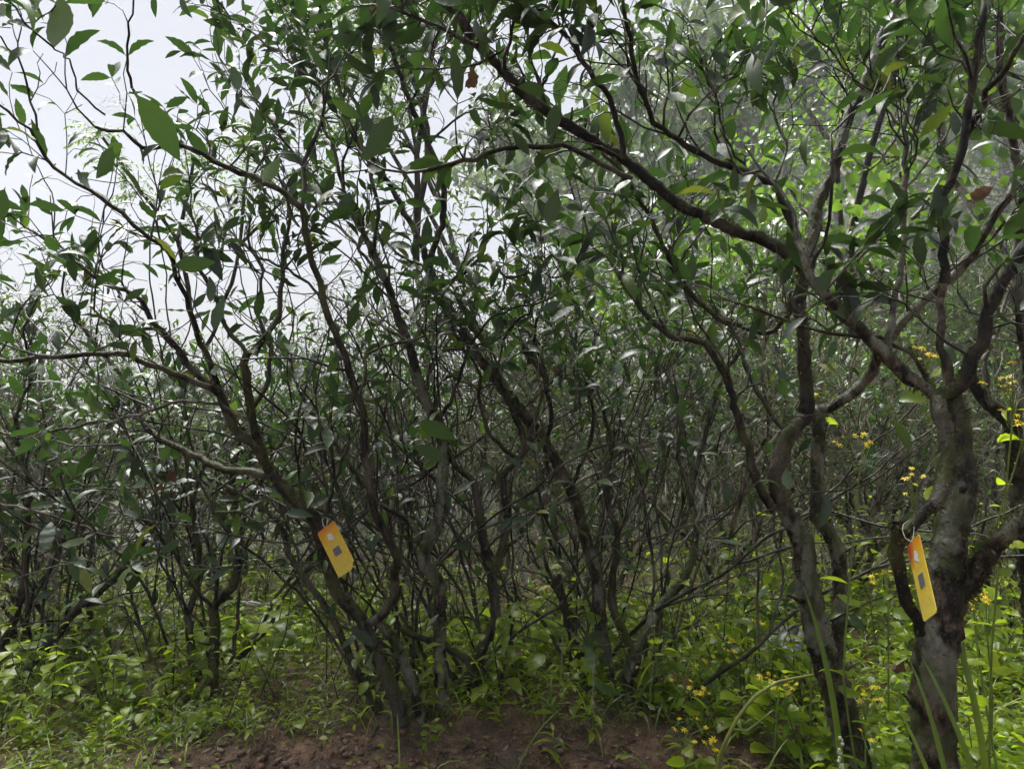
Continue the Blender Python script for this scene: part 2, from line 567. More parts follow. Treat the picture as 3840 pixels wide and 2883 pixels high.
def leaf_at(L, rng, p, along, az, size, droop=0.12, flat=0.85):
    """a leaf leaving a shoot sideways, its upper face mostly to the sky"""
    side = unit(np.cross(along, UP + 0.01))
    up2 = np.cross(side, along)
    out = math.cos(az) * side + math.sin(az) * up2
    d = unit(0.7 * along + 0.85 * out + rng.normal(0, 0.2, 3) + np.array([0, 0, -droop * rng.rand()]))
    n = unit(flat * UP + 0.3 * along + rng.normal(0, 0.42, 3))
    if abs(np.dot(n, d)) > 0.92: n = unit(n + side)
    L.add(p, d, n, size)


def twig(rng, T, L, p0, d0, length, r0, leaf=(0.07, 0.13), level=0, crook=0.30, rise=0.07, leafy=0.8, bare=0.35, sub=(1, 2), sides=4):
    seg = 0.055 if level == 0 else 0.042
    n = max(4, int(length / seg))
    st = length / n
    pts, d = [np.array(p0, float)], unit(d0)
    dirs = [d]
    for i in range(n):
        d = unit(d + rng.normal(0, crook, 3) + UP * rise)
        pts.append(pts[-1] + d * st)
        dirs.append(d)
    pts = np.array(pts)
    rad = np.linspace(r0, max(0.0011, r0 * 0.38), n + 1)
    T.append(tube(pts, rad, sides, 0.06, rng, cap=False))
    az = rng.rand() * 6.28
    gap = 1 if length < 0.25 else 1
    for i in range(int(n * bare), n + 1, gap):
        if rng.rand() < leafy * (0.25 + 0.6 * i / n):
            az += 2.4 + rng.normal(0, 0.3)
            leaf_at(L, rng, pts[i], dirs[i], az, rng.uniform(*leaf) * LEAF * (1.0 if i < n else 0.8))
    if rng.rand() < leafy:
        for k in range(2):
            az += 2.4
            leaf_at(L, rng, pts[-1], dirs[-1], az, rng.uniform(*leaf) * LEAF * 0.75, droop=0.0)
    if level < 1:
        for k in range(rng.randint(sub[0], sub[1] + 1)):
            i = rng.randint(max(1, int(n * 0.2)), n)
            dd = unit(dirs[i] + 1.1 * unit(rng.normal(0, 1, 3)) + UP * 0.15)
            twig(rng, T, L, pts[i], dd, length * rng.uniform(0.35, 0.7), r0 * 0.6, leaf, level + 1, crook, rise, leafy, 0.15, sub, sides)


TWIGS = 0.56


class Tree:
    """a tea tree whose limbs are given one by one; twigs and leaves grow from them"""

    def __init__(self, name, label, base, seed, bark, category="tree", group=None, dens=1.0):
        self.dens = dens
        self.rng = np.random.RandomState(seed)
        self.base = np.array([base[0], base[1], float(terrain(base[0], base[1]))])
        self.root = prop(empty(name, self.base), label, category, group)
        self.bark, self.T, self.L, self.moss = bark, [], Leaves(), []

    def limb(self, pix, d, w, bark=None, crook=0.003, twigs=0, span=(0.3, 1.0), length=(0.2, 0.5), leaf=(0.07, 0.125), leafy=0.8, rise=0.07,
             moss=0, stubs=True, name="limb", ground=False, ends=True, toward=None):
        """pix: photo pixels along the limb, d: depth at its ends (or a list), w: width in photo pixels at its ends"""
        n = len(pix)
        ds = np.interp(np.linspace(0, 1, n), np.linspace(0, 1, len(d)), d)
        ws = np.interp(np.linspace(0, 1, n), np.linspace(0, 1, len(w)), w)
        pts = [np.append(P(x, y, dd), 0.88 * ww / 2 / FPX * dd) for (x, y), dd, ww in zip(pix, ds, ws)]
        if ground:                                       # carry the foot down into the soil, a little wider
            f = pts[0]
            gz = float(terrain(f[0], f[1])) - 0.05
            foot = np.array([f[0], f[1], min(gz, f[2] - 0.02), f[3] * 1.45])
            pts = [foot] + pts
        wide = max(p[3] for p in pts) > 0.016
        q = smooth_path(np.array(pts), 0.013 if wide else 0.03, crook * (0.45 if wide else 1.0), self.rng)
        rad = np.maximum(q[:, 3], 0.0012)
        big = rad.max() > 0.012
        v, f = tube(q[:, :3], rad, 26 if wide else 12 if big else 8 if rad.max() > 0.006 else 6, 0.06, self.rng)
        me = make_mesh(name, v - self.base, f, bark or self.bark)
        obj(name, me, self.root)
        rng = self.rng
        path = q[:, :3]
        t = unit(np.gradient(path, axis=0))
        for k in range(int(round(twigs * TWIGS * self.dens))):
            s = span[0] + (span[1] - span[0]) * rng.rand() ** 0.85
            i = min(len(path) - 1, int(s * (len(path) - 1)))
            if k % 5 < 3:                                 # bare dead twiglets as well
                twig(rng, self.T, self.L, path[max(0, i - 3)], unit(0.6 * t[i] + 0.9 * unit(rng.normal(0, 1, 3) + UP * 0.4)), rng.uniform(*length) * 0.85, max(0.0016, min(rad[i] * 0.35, 0.003)), leaf, 0, leafy=0.08, rise=0.05, crook=0.34, sub=(1, 3))
            o = rng.normal(0, 1, 3)
            o[2] = abs(o[2]) * 0.9
            if toward is not None: o = o + np.array(toward)
            dd = unit(0.55 * t[i] + unit(o) * 0.9)
            twig(rng, self.T, self.L, path[i], dd, rng.uniform(*length), max(0.0022, min(rad[i] * 0.5, 0.0048)), leaf, 0, leafy=leafy, rise=rise)
        if ends and twigs:
            twig(rng, self.T, self.L, path[-1], t[-1], rng.uniform(*length), max(0.002, rad[-1] * 0.9), leaf, 0, leafy=leafy, rise=rise)
        for k in range(int(len(path) * 0.07) if wide and stubs else 0):     # broken-off twigs and knots
            i = rng.randint(2, len(path) - 1)
            u = unit(rng.normal(0, 1, 3))
            u = unit(u - t[i] * np.dot(u, t[i]) + 0.4 * t[i])
            ln = rng.uniform(0.012, 0.05)
            self.T.append(tube(np.array([path[i] + u * rad[i] * 0.6, path[i] + u * (rad[i] + ln * 0.4), path[i] + u * (rad[i] + ln) + rng.normal(0, 0.006, 3)]), [rad[i] * 0.32, rad[i] * 0.2, 0.0028], 6, 0.1, rng))
        for k in range(moss // 9):                        # moss sits in cushions, mostly on the upper side
            i0 = rng.randint(0, len(path))
            u0 = unit(rng.normal(0, 0.8, 3) + np.array([0, 0, 0.7]))
            for m in range(22):
                i = int(np.clip(i0 + rng.normal(0, 1.6), 0, len(path) - 1))
                u = unit(u0 + rng.normal(0, 0.4, 3))
                u = unit(u - t[i] * np.dot(u, t[i]))
                self.moss.append((path[i] + u * rad[i] * 0.93 + t[i] * rng.normal(0, 0.012), u))
        return path

    def fan(self, n, x, y, d, height=(0.9, 1.6), lean=(-0.2, 0.0)):
        """thin side stems that rise in a fan from the foot at photo pixel (x, y)"""
        rng = self.rng
        f = P(x, y, d)
        for k in range(n):
            p0 = f + np.array([rng.normal(0, 0.06), rng.normal(0.04, 0.06), 0])
            p0[2] = float(terrain(p0[0], p0[1])) - 0.04
            dd = unit(np.array([rng.normal(lean[0], 0.32), rng.normal(lean[1], 0.2), 1.0]))
            twig(rng, self.T, self.L, p0, dd, rng.uniform(*height), rng.uniform(0.004, 0.0085), (0.06, 0.10), 0, leafy=0.3, bare=0.5, rise=0.015, crook=0.115, sub=(3, 6), sides=6)

    def free_twig(self, pix, d, r=0.003, leaf=(0.08, 0.12), leafy=0.8):
        a, b = P(*pix[0], d[0]), P(*pix[1], d[1])
        twig(self.rng, self.T, self.L, a, b - a, np.linalg.norm(b - a), r, leaf, 0, leafy=leafy, rise=0.02)

    def finish(self, singles=220, mat=None, hi=TEA_HI, lo=TEA_LO):
        mat = mat or M_TEA
        if self.T:
            v, q = join(self.T)
            obj("twigs", make_mesh("twigs", v - self.base, q, B_TWIG), self.root, kind="stuff")
        if self.moss:
            p = np.array([m[0] for m in self.moss]); u = np.array([m[1] for m in self.moss])
            r = self.rng
            nrm = unit(r.normal(0, 1, u.shape))
            v, q, uv, a = bake(TINY, p, unit(u + r.normal(0, 0.5, u.shape)), nrm, r.uniform(0.005, 0.013, len(p)), r)
            obj("moss", make_mesh("moss", v - self.base, q, M_MOSS, uv, a), self.root, kind="stuff")
        if not self.L.p: return
        p, d, n, s = self.L.arrays()
        keep = p[:, 1] > 0.45
        # no leaf sits in front of the lens
        p, d, n, s = p[keep], d[keep], n[keep], s[keep]
        c = p + d * s[:, None] * 0.5
        px = CX + c[:, 0] / c[:, 1] * FPX
        py = CY - (c[:, 2] - CAM_Z) / c[:, 1] * FPX
        inside = (px > -60) & (px < 3900) & (py > -60) & (py < 2943)
        score = np.where(inside, s / c[:, 1], 0)
        order = np.argsort(-score)
        k = min(singles, int(inside.sum()))
        one, rest = order[:k], order[k:]
        R = frames(d, n)
        for i in one:
            me = hi_mesh(hi, mat, self.rng.randint(len(hi)))
            M = Matrix([[*(R[i][r] * s[i]), p[i][r] - self.base[r]] for r in range(3)] + [[0, 0, 0, 1]])
            o = bpy.data.objects.new("leaf", me)
            COL.objects.link(o)
            o.parent = self.root
            o.matrix_local = M
        if len(rest):
            v, q, uv, a = bake(lo, p[rest], d[rest], n[rest], s[rest], self.rng)
            obj("foliage", make_mesh("foliage", v - self.base, q, mat, uv, a), self.root, kind="stuff")


_hi = {}


def hi_mesh(shapes, mat, k):
    key = (id(shapes), mat.name, k)
    if key not in _hi:
        v, q, uv = shapes[k]
        _hi[key] = make_mesh("leaf", v, q, mat, uv)
    return _hi[key]


# ------------------------------------------------------------------ the traced tea trees
def foot(x, y, d):
    p = P(x, y, d)
    return p[0], p[1]


# A: leaning tree with the crooked tag
A = Tree("tea_tree", "dark mossy tea tree leaning over to the left, tilted yellow tag on its stem", foot(1500, 2720, 2.29), 11, B_DARK, dens=0.66)
A.limb([(1512, 2722), (1479, 2605), (1449, 2527), (1400, 2425), (1352, 2316), (1258, 2220), (1215, 2080), (1180, 1943), (1114, 1883), (1023, 1781), (987, 1727)],
       [2.29, 2.25, 2.15], [62, 60, 48, 52, 40], ground=True, moss=260, name="trunk")
A.limb([(987, 1727), (963, 1672), (903, 1630), (843, 1522), (825, 1480)], [2.15, 2.1], [40, 36], moss=120)
A.limb([(825, 1480), (760, 1440), (602, 1383), (482, 1335), (397, 1323), (150, 1340), (-60, 1356)], [2.1, 1.85], [30, 24, 20], twigs=12, span=(0.25, 0.95), moss=40, length=(0.15, 0.35))
A.limb([(831, 1478), (704, 1371), (674, 1329), (578, 1209), (506, 1107), (391, 1064), (289, 986), (200, 920), (90, 850)], [2.1, 2.0], [30, 24, 16, 9], twigs=14, moss=160, length=(0.15, 0.4))
A.limb([(831, 1474), (752, 1287), (722, 1191), (662, 1034), (632, 945), (500, 840), (379, 740), (199, 626), (108, 488), (-20, 380)], [2.12, 1.9, 1.75], [24, 20, 16, 10], twigs=18, span=(0.35, 1), moss=60, length=(0.15, 0.4), leaf=(0.075, 0.12))
A.limb([(1023, 1785), (843, 1763), (752, 1721), (662, 1672), (554, 1618), (530, 1552), (482, 1450), (397, 1335), (320, 1240), (250, 1160)], [2.16, 2.3, 2.4], [36, 28, 20, 14], twigs=14, span=(0.4, 1), moss=160)
A.limb([(940, 1600), (825, 1513), (680, 1507), (524, 1552), (458, 1564), (241, 1609), (60, 1630), (-50, 1610)], [2.1, 2.0], [14, 15, 11], bark=B_PALE, twigs=9, length=(0.12, 0.3))
A.limb([(987, 1727), (939, 1552), (915, 1371), (927, 1323)], [2.15, 2.1], [36, 34], moss=60)
A.limb([(927, 1330), (825, 1191), (801, 1088), (746, 1004), (735, 860), (700, 760)], [2.1, 2.05], [20, 18, 9], twigs=10, length=(0.15, 0.38), moss=30)
A.limb([(927, 1328), (987, 1275), (1041, 1191), (1053, 1080), (1062, 950), (1090, 800), (1060, 700)], [2.1, 2.3], [26, 22, 10], twigs=10, length=(0.15, 0.4), moss=60)
A.limb([(1385, 2335), (1407, 2325), (1473, 2244), (1487, 2136), (1497, 2094), (1425, 1961), (1407, 1925), (1382, 1793), (1364, 1612), (1340, 1474), (1292, 1323), (1240, 1203), (1198, 1064), (1165, 960), (1144, 873), (1132, 783)],
       [2.25, 2.1, 2.0], [40, 36, 30, 26], twigs=5, span=(0.5, 1), leafy=0.6, moss=160, name="stem")
A.limb([(1132, 783), (1023, 698), (903, 644), (765, 578), (662, 542), (530, 548), (458, 500), (355, 476)], [2.0, 1.75], [26, 24, 18, 12], twigs=11, span=(0.1, 1), length=(0.12, 0.32), leafy=0.55)
A.limb([(1345, 1480), (1372, 1400), (1370, 1330), (1480, 1290), (1590, 1260), (1600, 1130)], [2.05, 2.2], [15, 8], twigs=6, length=(0.15, 0.3))
A.limb([(1587, 2714), (1551, 2575), (1491, 2425), (1431, 2340), (1395, 2325)], [2.31, 2.27], [54, 44, 30], ground=True, name="stem", moss=120, bark=B_LICHEN)
A.limb([(1452, 2728), (1388, 2605), (1310, 2455), (1240, 2300), (1130, 2150), (1080, 2070), (1050, 1960), (900, 1850), (780, 1790)], [2.35, 2.5], [40, 30, 22, 15], twigs=8, span=(0.5, 1), moss=120, ground=True, name="stem")
A.limb([(1204, 2000), (1240, 1850), (1290, 1700), (1345, 1600)], [2.2, 2.3], [20, 10], twigs=4, length=(0.15, 0.3))
A.limb([(935, 1560), (1000, 1440), (1010, 1300), (960, 1160), (990, 1020), (930, 900), (950, 760)], [2.15, 2.4], [22, 16, 8], twigs=16, span=(0.25, 1), length=(0.15, 0.4), leaf=(0.06, 0.10))
A.limb([(1240, 1203), (1180, 1080), (1060, 1000), (960, 960), (860, 860), (800, 740)], [2.1, 2.4], [16, 12, 7], twigs=14, span=(0.2, 1), length=(0.15, 0.4), leaf=(0.06, 0.10))
# the near shoots in the sky at the upper corner
A.limb([(392, 430), (300, 350), (255, 220), (200, 178)], [1.3, 1.0], [10, 6], twigs=1, length=(0.08, 0.14), leaf=(0.05, 0.07), leafy=0.35)
A.limb([(600, 500), (520, 370), (475, 260), (480, 160), (500, 60), (495, -60)], [1.8, 1.5], [13, 8], twigs=4, length=(0.1, 0.22), leafy=0.5)
A.limb([(140, 490), (110, 330), (60, 220), (0, 140), (-40, 100)], [1.65, 1.5], [10, 6], twigs=4, length=(0.1, 0.22), leaf=(0.05, 0.09), leafy=0.5)
SHOWN = []
for (a, b, dd, ls) in [((425, 545), (395, 620), 1.6, 0.1), ((205, 178), (235, 30), 0.9, 0.075), ((500, 340), (580, 450), 1.4, 0.15), ((900, 345), (870, 240), 1.5, 0.07),
                       ((640, 1000), (770, 985), 1.6, 0.095), ((790, 1140), (795, 1030), 1.6, 0.07), ((1480, 420), (1400, 560), 1.6, 0.13), ((980, 690), (1050, 600), 1.6, 0.08),
                       ((20, 700), (0, 780), 1.3, 0.09), ((2090, 380), (2050, 550), 1.6, 0.08), ((2050, 850), (2100, 690), 1.7, 0.10), ((3060, 1100), (3120, 1010), 1.35, 0.07),
                       ((2960, 1840), (2950, 1790), 1.5, 0.06), ((1560, 1580), (1660, 1620), 1.7, 0.11), ((1680, 1730), (1500, 1640), 1.8, 0.10)]:
    pa, pb = P(*a, dd), P(*b, dd * 1.02)
    SHOWN.append((pa, unit(pb - pa), unit(np.array([0.12, 0.9, 0.25]) + A.rng.normal(0, 0.06, 3)), ls))
A.fan(8, 1500, 2680, 2.48, lean=(-0.35, 0.2))
A.finish(286)
FLAT = [leaf_shape(12, 0.42, 0.15, 0.25, 0.04), leaf_shape(12, 0.62, 0.10, 0.2, 0.03, petiole=0.04, power=0.7)]
for k, (p, d, n, ls) in enumerate(SHOWN):                # broad single leaves that hang near the path
    R = frames(d[None], n[None])[0] * ls
    o = bpy.data.objects.new("leaf", hi_mesh(FLAT, M_TEA, 1 if k == 1 else 0))
    COL.objects.link(o)
    o.parent = A.root
    o.matrix_local = Matrix([[*R[r], p[r] - A.base[r]] for r in range(3)] + [[0, 0, 0, 1]])

# B: pale straight trunk in the middle
B = Tree("tea_tree", "straight pale-barked tea tree standing just right of the leaning tagged tree", foot(1668, 2700, 2.36), 12, B_PALE, dens=0.85)
B.limb([(1668, 2714), (1659, 2605), (1647, 2425), (1650, 2244), (1641, 2172), (1596, 2124), (1593, 2051), (1635, 1973), (1653, 1893), (1659, 1793), (1659, 1672), (1635, 1582), (1593, 1492), (1551, 1359), (1533, 1287), (1491, 1191), (1455, 1070), (1400, 950), (1328, 813), (1290, 720)],
       [2.36, 2.36, 2.5, 2.5], [62, 52, 50, 44, 40, 32, 18], bark=B_LICHEN, ground=True, name="trunk", twigs=8, span=(0.7, 1), moss=150)
B.limb([(1593, 2051), (1551, 1967), (1509, 1937), (1425, 1893), (1350, 1800), (1240, 1650), (1180, 1560)], [2.4, 2.55], [30, 16], bark=B_DARK, twigs=8, moss=80)
B.limb([(1290, 720), (1250, 560), (1180, 420), (1120, 280), (1090, 120)], [2.5, 2.5], [18, 8], twigs=16, length=(0.2, 0.5))
B.limb([(1400, 950), (1420, 780), (1380, 600), (1300, 440), (1260, 260), (1180, 60)], [2.5, 2.3], [18, 8], twigs=18, length=(0.2, 0.5))
B.limb([(1328, 813), (1200, 700), (1060, 520), (960, 380), (860, 270)], [2.5, 2.6], [14, 7], twigs=14, length=(0.2, 0.45))
B.limb([(1455, 1070), (1320, 900), (1150, 760), (1000, 640), (930, 520)], [2.5, 2.8], [15, 7], twigs=14)
B.limb([(1300, 440), (1130, 260), (990, 160), (860, 60), (760, 20)], [2.4, 2.3], [12, 6], twigs=18, length=(0.15, 0.4))
B.limb([(1180, 420), (1260, 250), (1400, 120), (1480, -40)], [2.5, 2.2], [12, 6], twigs=12, length=(0.15, 0.4))
B.limb([(1640, 1590), (1700, 1480), (1760, 1300), (1860, 1180), (2010, 1130)], [2.45, 2.3], [18, 8], twigs=12, bark=B_DARK)
B.limb([(1593, 1492), (1540, 1300), (1400, 1200), (1290, 1130), (1180, 1100)], [2.5, 2.7], [16, 8], twigs=10)
B.fan(6, 1680, 2700, 2.45)
B.finish(260)

# E: dark twin-stemmed tree
E = Tree("tea_tree", "black-stemmed tea tree forking into twin stems at mid height, centre of the grove", foot(1757, 2665, 2.42), 13, B_DARK, dens=0.6)
E.limb([(1757, 2668), (1774, 2545), (1776, 2485), (1816, 2413), (1858, 2304), (1848, 2184), (1828, 2094), (1804, 1973), (1792, 1889), (1774, 1805), (1708, 1745), (1671, 1672), (1620, 1560), (1560, 1480)],
       [2.42, 2.42, 2.5], [56, 46, 40, 26, 16], ground=True, name="trunk", moss=180, twigs=6, span=(0.75, 1))
E.limb([(1848, 2150), (1876, 2082), (1900, 1961), (1894, 1883), (1888, 1793), (1936, 1726), (1973, 1684), (1955, 1612), (1905, 1500), (1860, 1400), (1760, 1290)], [2.44, 2.55], [34, 32, 28, 16], moss=160, twigs=12, span=(0.6, 1), name="stem")
E.limb([(1774, 2488), (1695, 2437), (1587, 2395), (1503, 2353)], [2.42, 2.36], [40, 24])
E.limb([(1940, 1722), (1850, 1640), (1800, 1520), (1790, 1380), (1700, 1250), (1690, 1130)], [2.5, 2.4], [20, 10], twigs=12)
E.limb([(1973, 1684), (2010, 1560), (2050, 1420), (2000, 1280), (1930, 1190)], [2.5, 2.6], [18, 9], twigs=12)
E.limb([(1820, 2060), (1930, 1960), (2080, 1860), (2200, 1760)], [2.4, 2.2], [11, 5], bark=B_PALE, twigs=4, leafy=0.5)
E.limb([(1860, 1400), (1900, 1250), (2000, 1150), (2120, 1090), (2250, 1070)], [2.4, 2.1], [12, 6], twigs=14, leaf=(0.08, 0.125))
E.fan(7, 1800, 2660, 2.5, lean=(0.05, 0.1))
E.finish(240)

# C: long diagonal trunk rising to the left
C = Tree("tea_tree", "mossy tea tree whose long trunk slants up to the left behind the twin-stemmed one", foot(2290, 2610, 2.55), 14, B_DARK, dens=0.65)
C.limb([(2290, 2620), (2274, 2485), (2250, 2335), (2243, 2184), (2195, 2015), (2165, 1893), (2141, 1833), (2093, 1745), (2045, 1660), (1943, 1528), (1828, 1383), (1762, 1281), (1690, 1173), (1635, 1082), (1603, 985)],
       [2.5, 2.5, 2.65], [62, 52, 48, 46, 40], ground=True, name="trunk", moss=260, bark=B_LICHEN)
C.limb([(1603, 990), (1575, 903), (1491, 740), (1419, 626), (1330, 520), (1280, 380)], [2.65, 2.6], [30, 22, 10], twigs=14, moss=100)
C.limb([(1605, 990), (1659, 843), (1662, 692), (1611, 542), (1539, 391), (1473, 199), (1407, 90), (1370, -40)], [2.65, 2.5], [28, 26, 20, 14], twigs=16, moss=100, span=(0.2, 1))
C.limb([(1611, 542), (1700, 450), (1780, 420), (1850, 500), (1950, 560)], [2.6, 2.4], [12, 6], twigs=10, length=(0.15, 0.35))
C.limb([(1539, 391), (1600, 260), (1640, 130), (1700, 20)], [2.55, 2.3], [12, 6], twigs=9, length=(0.15, 0.35))
C.limb([(1635, 1090), (1740, 1020), (1830, 960), (1900, 1040), (2010, 1020), (2090, 1040)], [2.6, 2.2], [18, 8], twigs=16, length=(0.15, 0.35), leaf=(0.08, 0.125))
C.limb([(2045, 1660), (2070, 1560), (2040, 1420), (2000, 1300), (2020, 1180)], [2.6, 2.5], [22, 10], twigs=12)
C.limb([(1943, 1528), (1900, 1440), (1820, 1330), (1700, 1310), (1600, 1330)], [2.6, 2.8], [18, 8], twigs=9)
C.limb([(2225, 2640), (2213, 2575), (2177, 2485), (2141, 2365), (2105, 2232), (2090, 2150)], [2.5, 2.55], [46, 36, 30], ground=True, moss=80, name="stem")
C.limb([(2141, 1833), (2200, 1700), (2230, 1560), (2200, 1440), (2240, 1320)], [2.6, 2.5], [20, 9], twigs=12)
C.limb([(1603, 1000), (1500, 960), (1390, 850), (1250, 780)], [2.65, 2.9], [14, 7], twigs=12)
C.fan(7, 2240, 2610, 2.6, lean=(-0.1, 0.1))
C.finish(260)

# D: low Y fork
D = Tree("tea_tree", "tea tree with a low broad Y fork, pale bent arm reaching up right", foot(2345, 2650, 2.40), 15, B_LICHEN, dens=0.7)
D.limb([(2342, 2660), (2352, 2545), (2384, 2450)], [2.40, 2.42], [62, 60], ground=True, name="trunk", moss=90)
D.limb([(2384, 2455), (2358, 2413), (2322, 2335), (2298, 2268), (2298, 2154), (2316, 2082), (2310, 1973), (2286, 1913), (2265, 1800), (2290, 1650), (2260, 1520)], [2.42, 2.5], [40, 34, 26, 16], bark=B_DARK, moss=120, twigs=9, span=(0.6, 1))
D.limb([(2384, 2455), (2430, 2365), (2460, 2292), (2502, 2238), (2550, 2196), (2600, 2090), (2612, 1960), (2590, 1870), (2615, 1750), (2660, 1552), (2721, 1383), (2811, 1281), (2925, 1179)], [2.42, 2.7, 2.9], [44, 38, 30, 26, 22], twigs=8, span=(0.55, 1), moss=60)
D.limb([(2612, 1960), (2660, 1800), (2720, 1650), (2800, 1500), (2860, 1400)], [2.65, 3.0], [20, 10], bark=B_PALE, twigs=6)
D.limb([(2310, 1990), (2390, 1880), (2430, 1760), (2400, 1600), (2470, 1450), (2440, 1300)], [2.5, 2.7], [18, 8], twigs=12)
D.limb([(2600, 1880), (2540, 1720), (2560, 1560), (2500, 1400), (2540, 1270)], [2.7, 2.6], [18, 8], twigs=12)
D.fan(7, 2400, 2640, 2.5, lean=(0.15, 0.1))
D.finish(200)

# F: big tree with the diagonal limb across the top
F = Tree("tea_tree", "stout lichened tea tree sending one long dark limb across the upper picture", foot(3215, 2930, 1.95), 16, B_LICHEN)
F.limb([(3212, 2900), (3172, 2726), (3130, 2575), (3070, 2395), (3046, 2274), (3022, 2154), (3010, 2033), (2961, 1943), (2925, 1880)], [1.93, 1.93, 1.95], [138, 120, 98, 84, 68], ground=True, name="trunk", moss=300)
F.limb([(3120, 2530), (3142, 2395), (3154, 2244), (3142, 2064), (3110, 2000), (3064, 1937), (3064, 1733), (3072, 1582), (3052, 1528)], [1.95, 2.02], [64, 60, 54, 52], moss=220, name="stem")
F.limb([(2925, 1900), (2913, 1763), (2961, 1630), (3022, 1552), (3022, 1432), (3010, 1251), (2998, 1131), (3016, 1028), (3000, 985)], [1.94, 1.9], [66, 62, 52, 50], bark=B_DARK, moss=200)
F.limb([(3000, 985), (2960, 955), (2877, 903), (2769, 867), (2660, 819), (2545, 765), (2454, 692), (2334, 590), (2237, 536), (2123, 464), (2033, 403), (1942, 331), (1882, 259), (1792, 169), (1732, 78), (1671, -10), (1600, -90)],
       [1.9, 1.85, 1.7], [56, 48, 44, 44, 40], bark=B_DARK, twigs=12, span=(0.25, 1), leafy=0.8, length=(0.15, 0.4), moss=260, leaf=(0.075, 0.12))
F.limb([(3030, 1000), (3040, 963), (3052, 843), (3070, 752), (3118, 662), (3154, 530), (3190, 421), (3250, 301), (3299, 169), (3341, 60), (3371, -10), (3410, -100)], [1.9, 2.0], [52, 46, 44, 44], bark=B_LICHEN, twigs=3, span=(0.3, 0.9), leafy=0.6)
F.limb([(3008, 1000), (2973, 855), (2937, 759), (2901, 692), (2805, 650), (2660, 602), (2540, 524), (2454, 458), (2400, 337), (2364, 151), (2334, -10)], [1.9, 1.8, 1.6], [34, 30, 24, 18], twigs=16, span=(0.2, 0.95), length=(0.15, 0.35), bark=B_DARK, leaf=(0.075, 0.12))
F.limb([(2338, 592), (2328, 512), (2285, 373), (2213, 265), (2153, 175), (2063, 78), (1966, -10)], [1.8, 1.6], [24, 22, 16], bark=B_DARK, twigs=13, length=(0.12, 0.3), leaf=(0.075, 0.12))
F.limb([(2372, 668), (2213, 596), (2105, 545), (1972, 554), (1852, 566), (1744, 602), (1605, 638)], [1.8, 1.75], [24, 22, 18], bark=B_DARK, twigs=7, length=(0.1, 0.3), leafy=0.6, moss=50)
F.limb([(1790, 170), (1690, 120), (1580, 70), (1480, 40), (1400, 20)], [1.7, 1.8], [22, 12], bark=B_DARK, twigs=12, length=(0.12, 0.35), moss=60)
F.limb([(1885, 262), (1900, 180), (1790, 240), (1690, 250), (1560, 260)], [1.72, 1.8], [14, 8], twigs=8, length=(0.12, 0.3))
F.limb([(1890, 265), (1910, 160), (1930, 60), (1960, -60)], [1.72, 1.6], [16, 12], bark=B_DARK, twigs=6, length=(0.12, 0.3))
F.limb([(2901, 1913), (2829, 1781), (2781, 1600), (2727, 1419), (2690, 1359), (2636, 1287), (2540, 1275), (2450, 1210), (2380, 1130), (2310, 1010)], [1.92, 1.9, 2.0], [42, 32, 26, 16], bark=B_DARK, twigs=12, span=(0.4, 1), moss=120)
F.limb([(3010, 1020), (2960, 1180), (2870, 1250), (2690, 1190), (2580, 1090), (2500, 950), (2440, 820), (2330, 640), (2200, 520)], [1.95, 2.2, 2.1], [20, 24, 22, 14], bark=B_DARK, twigs=14, span=(0.35, 1), moss=120)
F.limb([(3052, 1535), (3112, 1534), (3202, 1468), (3262, 1395), (3292, 1323), (3310, 1287), (3431, 1161), (3563, 1040), (3653, 945), (3744, 783), (3860, 640)], [2.02, 1.9, 1.8], [46, 44, 44, 40, 36], twigs=6, span=(0.5, 1), leafy=0.6, moss=100)
F.limb([(2940, 1610), (2860, 1500), (2800, 1400), (2770, 1280), (2700, 1180), (2620, 1130)], [1.95, 2.2], [24, 12], bark=B_DARK, twigs=10)
F.limb([(2901, 692), (2950, 560), (2900, 420), (2930, 280), (2880, 130)], [1.85, 2.0], [15, 7], twigs=16, length=(0.15, 0.35), leaf=(0.07, 0.11))
F.limb([(2805, 650), (2720, 520), (2690, 400), (2650, 260), (2600, 110)], [1.85, 1.7], [13, 6], twigs=12, length=(0.12, 0.3), leaf=(0.06, 0.1))
F.limb([(3150, 540), (3260, 640), (3380, 480), (3190, 280), (3020, 90), (2960, 30)], [1.9, 1.6], [12, 10, 8], bark=B_PALE, twigs=9, length=(0.12, 0.3), leaf=(0.07, 0.11))
F.finish(300)

# G: nearest tree with the hanging tag
G = Tree("tea_tree", "thick trunk of mossy tea tree near right edge, yellow tag hanging on white loop", foot(3510, 2950, 1.42), 17, B_LICHEN)
G.limb([(3508, 2960), (3497, 2666), (3503, 2485), (3533, 2335), (3551, 2184), (3563, 2003), (3596, 1853), (3600, 1703), (3588, 1552), (3560, 1488)], [1.42, 1.42, 1.5], [178, 160, 160, 128, 104, 86], ground=True, name="trunk", moss=420)
G.limb([(3365, 1961), (3371, 2064), (3395, 2244), (3461, 2365), (3500, 2440)], [1.40, 1.43], [58, 46], bark=B_DARK, moss=120, name="sawn_stub")
G.limb([(3392, 2000), (3431, 1955), (3503, 1878), (3540, 1790), (3551, 1703), (3527, 1552), (3515, 1492)], [1.36, 1.45], [52, 62, 64], bark=B_DARK, moss=100, name="stem")
G.limb([(3540, 1500), (3503, 1480), (3413, 1420), (3323, 1335), (3262, 1275), (3172, 1191), (3082, 1094), (3030, 1010), (2990, 900)], [1.48, 1.55], [60, 56, 46, 30], twigs=4, span=(0.4, 1), leafy=0.6, moss=100)
